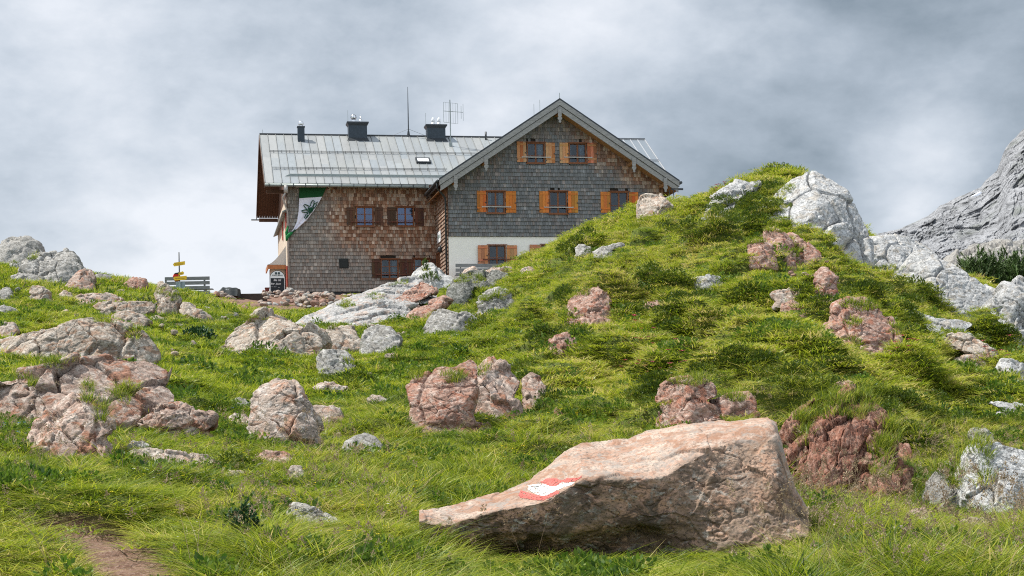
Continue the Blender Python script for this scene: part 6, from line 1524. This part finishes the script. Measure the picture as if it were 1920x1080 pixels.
# leafy herbs in the left meadow and foreground
X3, Y3, Z3, qx3, qy3 = sample(.26, 6.8, 45, dens, (-100, 2050)); pt_ = fbm(np.stack([X3, Y3, X3*0], -1)*.9+120, 3); m_ = (pt_ > .12) & ~inside_rocks(X3, Y3, Z3) & ~dirt_of(qx3, qy3, X3, Y3)
X3, Y3, Z3 = X3[m_], Y3[m_], Z3[m_]; n = len(X3); s_ = NR.uniform(.7, 1.3, n)*np.clip(Y3/18, .8, 1.3)
scatter('wild_herbs', np.stack([X3, Y3, Z3], -1), NR.randint(0, 3, n), np.stack([NR.normal(size=n)*.2, NR.normal(size=n)*.2, NR.uniform(0, 6.28, n)], -1), np.stack([s_, s_, s_*1.1], -1), np.clip(.5+NR.normal(size=n)*.2, 0, 1), colH, M_HERB)
# dry seed heads in the foreground
X4, Y4, Z4, qx4, qy4 = sample(.030, 6.8, 15, dens, (-100, 2050)); m_ = ~inside_rocks(X4, Y4, Z4) & ~dirt_of(qx4, qy4, X4, Y4) & ((qx4 > 1450) | (NR.uniform(size=len(X4)) < .3)) & ~((qx4 > 790) & (qx4 < 1430) & (NR.uniform(size=len(X4)) < .75)); X4, Y4, Z4 = X4[m_], Y4[m_], Z4[m_]; n = len(X4); s_ = NR.uniform(.6, 1.05, n)
scatter('seed_heads', np.stack([X4, Y4, Z4], -1), NR.randint(0, 2, n), np.stack([NR.normal(size=n)*.12, NR.normal(size=n)*.12, NR.uniform(0, 6.28, n)], -1), np.stack([s_, s_, s_], -1), NR.uniform(0, 1, n), colD, M_SEED)
# flowers: little petal clusters merged as ground cover
def flowers(name, spots, colr, size, hgt_):
    V = []; Fq = []
    for (x, y, z, s_) in spots:
        for k in range(6):
            th = k*1.047+NR.uniform(0, .3); b0 = len(V); c = np.array([x, y, z+hgt_*s_]); d = np.array([math.cos(th), math.sin(th), .35]); sd = np.array([-math.sin(th), math.cos(th), 0.]); L_ = size*s_
            for v_ in (c, c+d*L_*.6+sd*L_*.3, c+d*L_, c+d*L_*.6-sd*L_*.3): V.append(v_)
            Fq.append((b0, b0+1, b0+2, b0+3))
    m, t, b, o = newmat(name+'_petals'); b.inputs['Base Color'].default_value = (*colr, 1); b.inputs['Roughness'].default_value = .6
    tcn = t.nodes.new('ShaderNodeTexCoord'); t.links.new(MIX(t, NOISE(t, tcn.outputs['Object'], 30, 2), tuple(c*.7 for c in colr), tuple(min(1, c*1.25) for c in colr)), b.inputs['Base Color'])
    o = mesh_obj(name, npmesh(name, np.array(V), np.array(Fq), False), m); tag(o, kind='stuff')
def spots(n, box, clump=0):
    L_ = []
    while len(L_) < n:
        bx = box[NR.randint(len(box))]; px_, py_ = NR.uniform(bx[0], bx[2]), NR.uniform(bx[1], bx[3]); Yq = hit(px_, py_); x = (px_-960)/F*Yq; z = ground_z(x, Yq)[0]
        if not inside_rocks(np.array([x]), np.array([Yq]), np.array([z]))[0]: L_.append((x, Yq, z, NR.uniform(.7, 1.4)*np.clip(Yq/14, .7, 2)))
    return L_
flowers('yellow_flowers', spots(150, [(300, 620, 600, 760), (150, 850, 560, 1000), (640, 850, 800, 1000), (880, 800, 1100, 900), (560, 880, 760, 1070)]), (.85, .62, .03), .016, .13)
flowers('pink_flowers', spots(70, [(1165, 680, 1290, 740), (1200, 690, 1280, 740), (1660, 690, 1730, 710), (1840, 690, 1900, 710), (1350, 380, 1400, 400), (1190, 640, 1230, 690)]), (.62, .14, .20), .022, .17)
flowers('white_flowers', spots(170, [(300, 620, 600, 760), (150, 850, 760, 1060), (700, 640, 1000, 700), (420, 620, 760, 720)]), (.75, .76, .72), .012, .14)
flowers('blue_flowers', spots(26, [(0, 820, 60, 850), (420, 720, 620, 860), (330, 700, 420, 760)]), (.16, .28, .62), .016, .12)
# ------------------------------------------------------------------ tufts growing on the rocks (ray cast on the finished rocks)
bpy.context.view_layer.update(); dg = bpy.context.evaluated_depsgraph_get()
gobj = [o for o in bpy.data.objects if o.name in ('meadow_grass', 'alpenrose_cover', 'wild_herbs', 'seed_heads')]
for o in gobj: o.hide_viewport = True
bpy.context.view_layer.update(); dg = bpy.context.evaluated_depsgraph_get()
def cast(px, py):
    a, b_ = sxz(px, py); ok_, loc, nr, fi, ob, mt = scn.ray_cast(dg, Vector((0, 0, 0)), Vector((a, 1, b_)).normalized()); return loc if ok_ else None
ON = [(1530, 775, 30, 14, 30), (1570, 752, 40, 12, 40), (1640, 742, 45, 14, 50), (1675, 790, 14, 40, 40), (1505, 810, 12, 30, 16), (1660, 880, 20, 20, 16), (1080, 548, 26, 8, 14), (1620, 572, 40, 8, 20), (1680, 610, 8, 20, 10), (780, 704, 16, 6, 12), (1290, 715, 40, 8, 24), (1380, 745, 30, 6, 14), (480, 598, 20, 5, 8), (120, 682, 40, 6, 12), (30, 706, 24, 6, 10), (1415, 455, 16, 6, 12), (1455, 432, 14, 6, 10), (620, 615, 16, 5, 8),(235, 738, 22, 16, 26), (165, 745, 6, 25, 14), (60, 715, 6, 16, 8), (190, 770, 8, 20, 10), (880, 523, 26, 10, 30), (800, 505, 5, 3, 3), (650, 572, 14, 8, 12), (745, 530, 30, 6, 16), (700, 555, 20, 6, 8), (650, 575, 8, 5, 6),
      (945, 552, 24, 8, 22), (905, 562, 14, 10, 14), (925, 497, 20, 7, 18), (850, 706, 20, 10, 14), (905, 690, 10, 18, 8), (1655, 838, 20, 18, 24), (1600, 780, 26, 8, 12), (1620, 765, 20, 8, 10), (1603, 650, 8, 14, 10), (1600, 605, 8, 6, 6),
      (1795, 880, 14, 40, 30), (1830, 830, 30, 26, 20), (60, 482, 16, 8, 10), (20, 488, 20, 6, 12), (190, 602, 22, 4, 10), (250, 630, 5, 18, 6), (300, 545, 20, 10, 14), (330, 555, 12, 14, 10), (1500, 318, 14, 6, 10), (1460, 395, 16, 12, 16),
      (1450, 350, 40, 22, 50), (1380, 385, 40, 18, 40), (1660, 505, 40, 6, 16), (1590, 500, 16, 16, 20), (1745, 870, 40, 20, 20), (1880, 790, 20, 8, 10), (1720, 600, 14, 12, 10), (1845, 880, 6, 30, 8), (960, 860, 20, 8, 4), (1490, 470, 14, 8, 10)]
pts = []
for (a_, b2, rx, ry, m_) in ON:
    for _ in range(m_):
        th = NR.uniform(0, 6.28); rr = math.sqrt(NR.uniform()); q = cast(a_+rx*rr*math.cos(th), b2+ry*rr*math.sin(th))
        if q is not None and q.y < 70: pts.append(q[:])
pts = np.array(pts); n = len(pts); yq = pts[:, 1]
ix = np.where(yq < 19, NR.randint(4, 8, n), NR.randint(8, 12, n)); s_ = NR.uniform(.4, .8, n)
scatter('rock_turf', pts, ix, np.stack([NR.normal(size=n)*.25, NR.normal(size=n)*.25, NR.uniform(0, 6.28, n)], -1), np.stack([s_*.9, s_*.9, s_], -1), np.clip(.55+NR.normal(size=n)*.14, 0, 1), colG, M_GR)
for o in gobj: o.hide_viewport = False
# ------------------------------------------------------------------ single shrubs, dwarf pines, fallen sticks
M_NEED = simple('pine_needles', (.07, .12, .03), .6, 0, .35, 3, bmp=0); M_NEED2 = simple('young_needles', (.11, .17, .03), .6, 0, .25, 5, bmp=0); M_BARK = simple('grey_bark', (.10, .075, .055), .9)
def needle_shrub(name, label, cat, base, rad, hgt_, n, seed, mat, sl=.16, upw=.9, trunkr=.03):
    r = np.random.RandomState(seed); V = []; Fq = []; tr = MB()
    th_ = empty(name, base, 0, label=label, cat=cat)
    for i in range(n):
        d = r.normal(size=3); d[2] = abs(d[2]); d /= np.linalg.norm(d); p_ = d*np.array([rad, rad*.8, hgt_])*(r.uniform(.25, 1)**.45)*(1+.25*pnoise(np.array([d*2.5+seed]))[0])
        ax = np.array([d[0]*.5, d[1]*.5, upw])+r.normal(size=3)*.18; ax /= np.linalg.norm(ax); L_ = sl*r.uniform(.6, 1.4)
        if i % 6 == 0: tr.tube([(0, 0, 0), tuple(p_*.5+np.array([0, 0, -.03])), tuple(p_)], [trunkr, trunkr*.5, trunkr*.2], 5)
        a = np.cross(ax, [0.3, .9, .1]); a /= np.linalg.norm(a); b_ = np.cross(ax, a)
        for k in range(26):
            t_ = r.uniform(0, 1); th = r.uniform(0, 6.28); o_ = math.cos(th)*a+math.sin(th)*b_; q = p_+ax*L_*t_; nd = (o_*.65+ax*.75)*L_*.42; sd = np.cross(nd, ax); sd = sd/(np.linalg.norm(sd)+1e-9)*L_*.05
            b0 = len(V); V += [q-sd, q+sd, q+nd+sd*.3, q+nd-sd*.3]; Fq.append((b0, b0+1, b0+2, b0+3))
    mesh_obj('foliage', npmesh('foliage', np.array(V), np.array(Fq), False), mat, parent=th_); tr.build('branches', M_BARK, th_)
for i, (px_, pyb, Yq, rd, hh, lab) in enumerate(((1835, 560, 60, .75, 1.35, 'dark green dwarf pine right behind the huge white boulder, nearest of its thicket'), (1880, 568, 62, .95, 1.55, 'tallest dwarf pine in the middle of the dark thicket at right'), (1925, 570, 60, .9, 1.5, 'dwarf pine cut by the right frame edge above the ribbed boulder'), (1900, 600, 52, .7, .8, 'low dwarf pine in front of the thicket at right'))):
    q = P(px_, pyb, Yq); needle_shrub('dwarf_pine', lab, 'dwarf pine', q, rd*1.1, hh*1.05, 620, 5+i, M_NEED, .24)
q = cast(806, 525) or P(806, 525, 50); needle_shrub('conifer_seedling', 'bright green little conifer growing on the white slab', 'seedling', q+Vector((0, .05, -.05)), .30, .25, 70, 31, M_NEED2, .12, .7, .012)
q = cast(797, 505) or P(797, 505, 50); needle_shrub('conifer_seedling', 'upright pale shoot on the hump of rock before the hut door', 'seedling', q+Vector((0, 0, -.1)), .09, .34, 26, 33, M_NEED2, .12, 1.1, .01)
Yq = hit(272, 592); q = P(272, 592, Yq); needle_shrub('juniper_bush', 'small dark rounded bush beside the flat pale slab', 'bush', Vector((q.x, Yq, ground_z(q.x, Yq)[0])), .27, .36, 170, 35, M_NEED, .07, .5, .015)
Yq = hit(592, 878); q = P(592, 878, Yq)
def leafy(label, px_, py_, n, rd, hh, ls, seed, mat=M_HERB):
    Yq = hit(px_, py_); q = P(px_, py_, Yq); e = empty('leafy_plant', (q.x, Yq, ground_z(q.x, Yq)[0]), 0, label=label, cat='plant'); v_, f_, b_ = leaves(n*3, rd, hh, ls*.55, seed, 0, .5); me = npmesh('foliage', v_, f_, False); setattr_f(me, 'bl', b_); mesh_obj('foliage', me, simple('dark_herb_leaf', (.02, .065, .018), .5, 0, .3, 20, bmp=0) if mat is M_HERB else mat, parent=e)
    s = MB(); rr = random.Random(seed)
    for k in range(6): a_ = rr.uniform(0, 6.28); s.tube([(0, 0, 0), (rd*.4*math.cos(a_), rd*.4*math.sin(a_), hh*.7)], .004, 4)
    s.build('stems', simple('green_stem', (.06, .10, .03), .6, bmp=0), e)
leafy('dark leafy monkshood plant in the bottom centre left grass', 462, 1010, 120, .07, .17, .05, 71)
leafy('small dark herb left of the leafy monkshood plant', 435, 995, 60, .04, .11, .04, 72)
leafy('broad leaved plant cluster between the wedge boulder and bush', 372, 640, 200, .35, .25, .12, 73)
for lab, p1, p2, rad in (('dry grey stick lying on the far left slope', (28, 546), (58, 537), .03), ('thin bare branch leaning in turf behind the tan slab', (162, 548), (191, 531), .025)):
    Yq = hit((p1[0]+p2[0])/2, 548)-.4; a_, b2 = P(*p1, Yq), P(*p2, Yq); mdp = (a_+b2)/2+Vector((0, 0, .04)); s = MB(); s.tube([a_-a_, mdp-a_, b2-a_], [rad, rad*.8, rad*.3], 7); s.tube([mdp-a_, mdp-a_+Vector((.08, 0, .14))], [rad*.5, rad*.2], 5); o = s.build('fallen_stick', M_BARK, None, loc=a_); tag(o, lab, 'stick')
# ------------------------------------------------------------------ the mountain
sil = np.array([(1300, 520), (1500, 480), (1620, 445), (1688, 429), (1715, 418), (1738, 406), (1752, 396), (1762, 386), (1775, 381), (1790, 373), (1800, 369), (1822, 359), (1838, 352), (1846, 340), (1858, 330), (1868, 321), (1874, 305), (1879, 291), (1885, 278), (1893, 268), (1903, 259), (1914, 246), (1925, 238), (1970, 205), (2100, 150), (2400, 120), (2800, 200)], float)
cx_ = np.concatenate([np.linspace(1300, 1640, 60), np.linspace(1642, 2000, 520), np.linspace(2003, 2800, 160)]); nr_ = 420; vv = np.linspace(0, 1.25, nr_)
CX, VV2 = np.meshgrid(cx_, vv); sy = np.interp(CX, sil[:, 0], sil[:, 1]); top_d = 1500.0; bot_d = 1120.0
vf = np.minimum(VV2, 1); PYm = 640+(sy-640)*vf; Ym = bot_d+(top_d-bot_d)*vf**1.15+np.clip(VV2-1, 0, 1)*1600; PYm = PYm+np.clip(VV2-1, 0, 1)*500
# the steep upper cliff and the smooth slab shelf below it
a_ = (CX-960)/F; b_m = (HOR-PYm)/F; XM = (a_*cr+b_m*sr)*Ym; ZM = (-a_*sr+b_m*cr)*Ym; Vm = np.stack([XM, Ym, ZM], -1).reshape(-1, 3)
q = Vm/np.array([75, 110, 75.]); wq = q+.3*np.stack([pnoise(q*1.3), pnoise(q*1.3+7), pnoise(q*1.3+14)], -1)
rdg = fbm(wq*1.1+3, 7, .62, True); big = fbm(q*.5+11, 3)
def iso(v_, w_): return np.exp(-(v_/w_)**2)
gr = iso(fbm(wq*np.array([1, 1, 1.6])*1.3+30, 4, .6), .02)*6+iso(fbm(wq*np.array([2.2, 2, 1.2])+50, 4, .6), .03)*4+iso(fbm(wq*4+70, 3, .6), .04)*2
slab_ = (sstep(1700, 1790, CX)*sstep(368, 380, PYm)).ravel()
f1, f2, rnd, cen = voro(wq*np.array([2.6, 2, 3.2])); blk = (rnd[:, 0]*5+((wq*np.array([2.6, 2, 3.2])-cen)*rnd).sum(1)*9)
f1, f2, rnd, cen = voro(wq*np.array([8, 6, 9.])+3); blk = blk+(rnd[:, 0]*1.6+((wq*np.array([8, 6, 9.])+3-cen)*rnd).sum(1)*3)
dsp = (rdg*8*(1-.5*slab_)+big*14-gr*.5+fbm(q*12, 5, .7)*2.2+blk*(1-.45*slab_))
fadev = (1-np.clip((VV2.ravel()-.93)/.07, 0, 1)*.80)
Vm[:, 1] -= dsp*1.0*fadev; Vm[:, 2] += dsp*.2*fadev
ii = np.arange(len(cx_)*nr_).reshape(nr_, len(cx_)); Fq = np.stack([ii[:-1, :-1], ii[:-1, 1:], ii[1:, 1:], ii[1:, :-1]], -1).reshape(-1, 4)
org = np.array([500., 1000., 100.]); me = npmesh('mountain', Vm-org, Fq)
mm, t, b, o_ = newmat('mountain_limestone'); tcn = t.nodes.new('ShaderNodeTexCoord'); mpn = t.nodes.new('ShaderNodeMapping'); mpn.inputs['Scale'].default_value = (.012, .008, .016); t.links.new(tcn.outputs['Object'], mpn.inputs[0]); v = mpn.outputs[0]
m1 = NOISE(t, v, 1.2, 6, .65, .4); m2 = NOISE(t, v, 6, 8, .7, .5); m3 = NOISE(t, v, 26, 6, .75)
c = MIX(t, RAMP(t, m1, [(.4, 0.0), (.62, 1.0)]), (.40, .41, .43), (.51, .52, .545)); c = MIX(t, RAMP(t, m2, [(.48, 0.0), (.62, .85)]), c, (.17, .175, .185)); c = MIX(t, RAMP(t, m3, [(.52, 0.0), (.62, .8)]), c, (.09, .092, .098)); c = MIX(t, RAMP(t, NOISE(t, v, 3.3, 5), [(.58, 0.0), (.7, .35)]), c, (.17, .20, .14))
t.links.new(c, b.inputs['Base Color']); b.inputs['Roughness'].default_value = .9; bump(t, b, MATH(t, 'ADD', m2, m3), .8, 8)
o = mesh_obj('mountain', me, mm, loc=Vector(org)); tag(o, kind='structure')
s = MB(); Ysn = 1310; poly = [(1822.5, 368), (1830, 364.5), (1839, 359.5), (1841.5, 361), (1836, 366), (1827, 368.5)]; s.prism([P(x, y, Ysn-75) for x, y in poly], (0, 4, .5)); o = s.build('snow_patch', simple('old_snow', (.85, .87, .9), .6, 0, .03, .05), None); tag(o, 'small white snow patch under the mountain cliff', 'snow patch')
#</PLANTS>
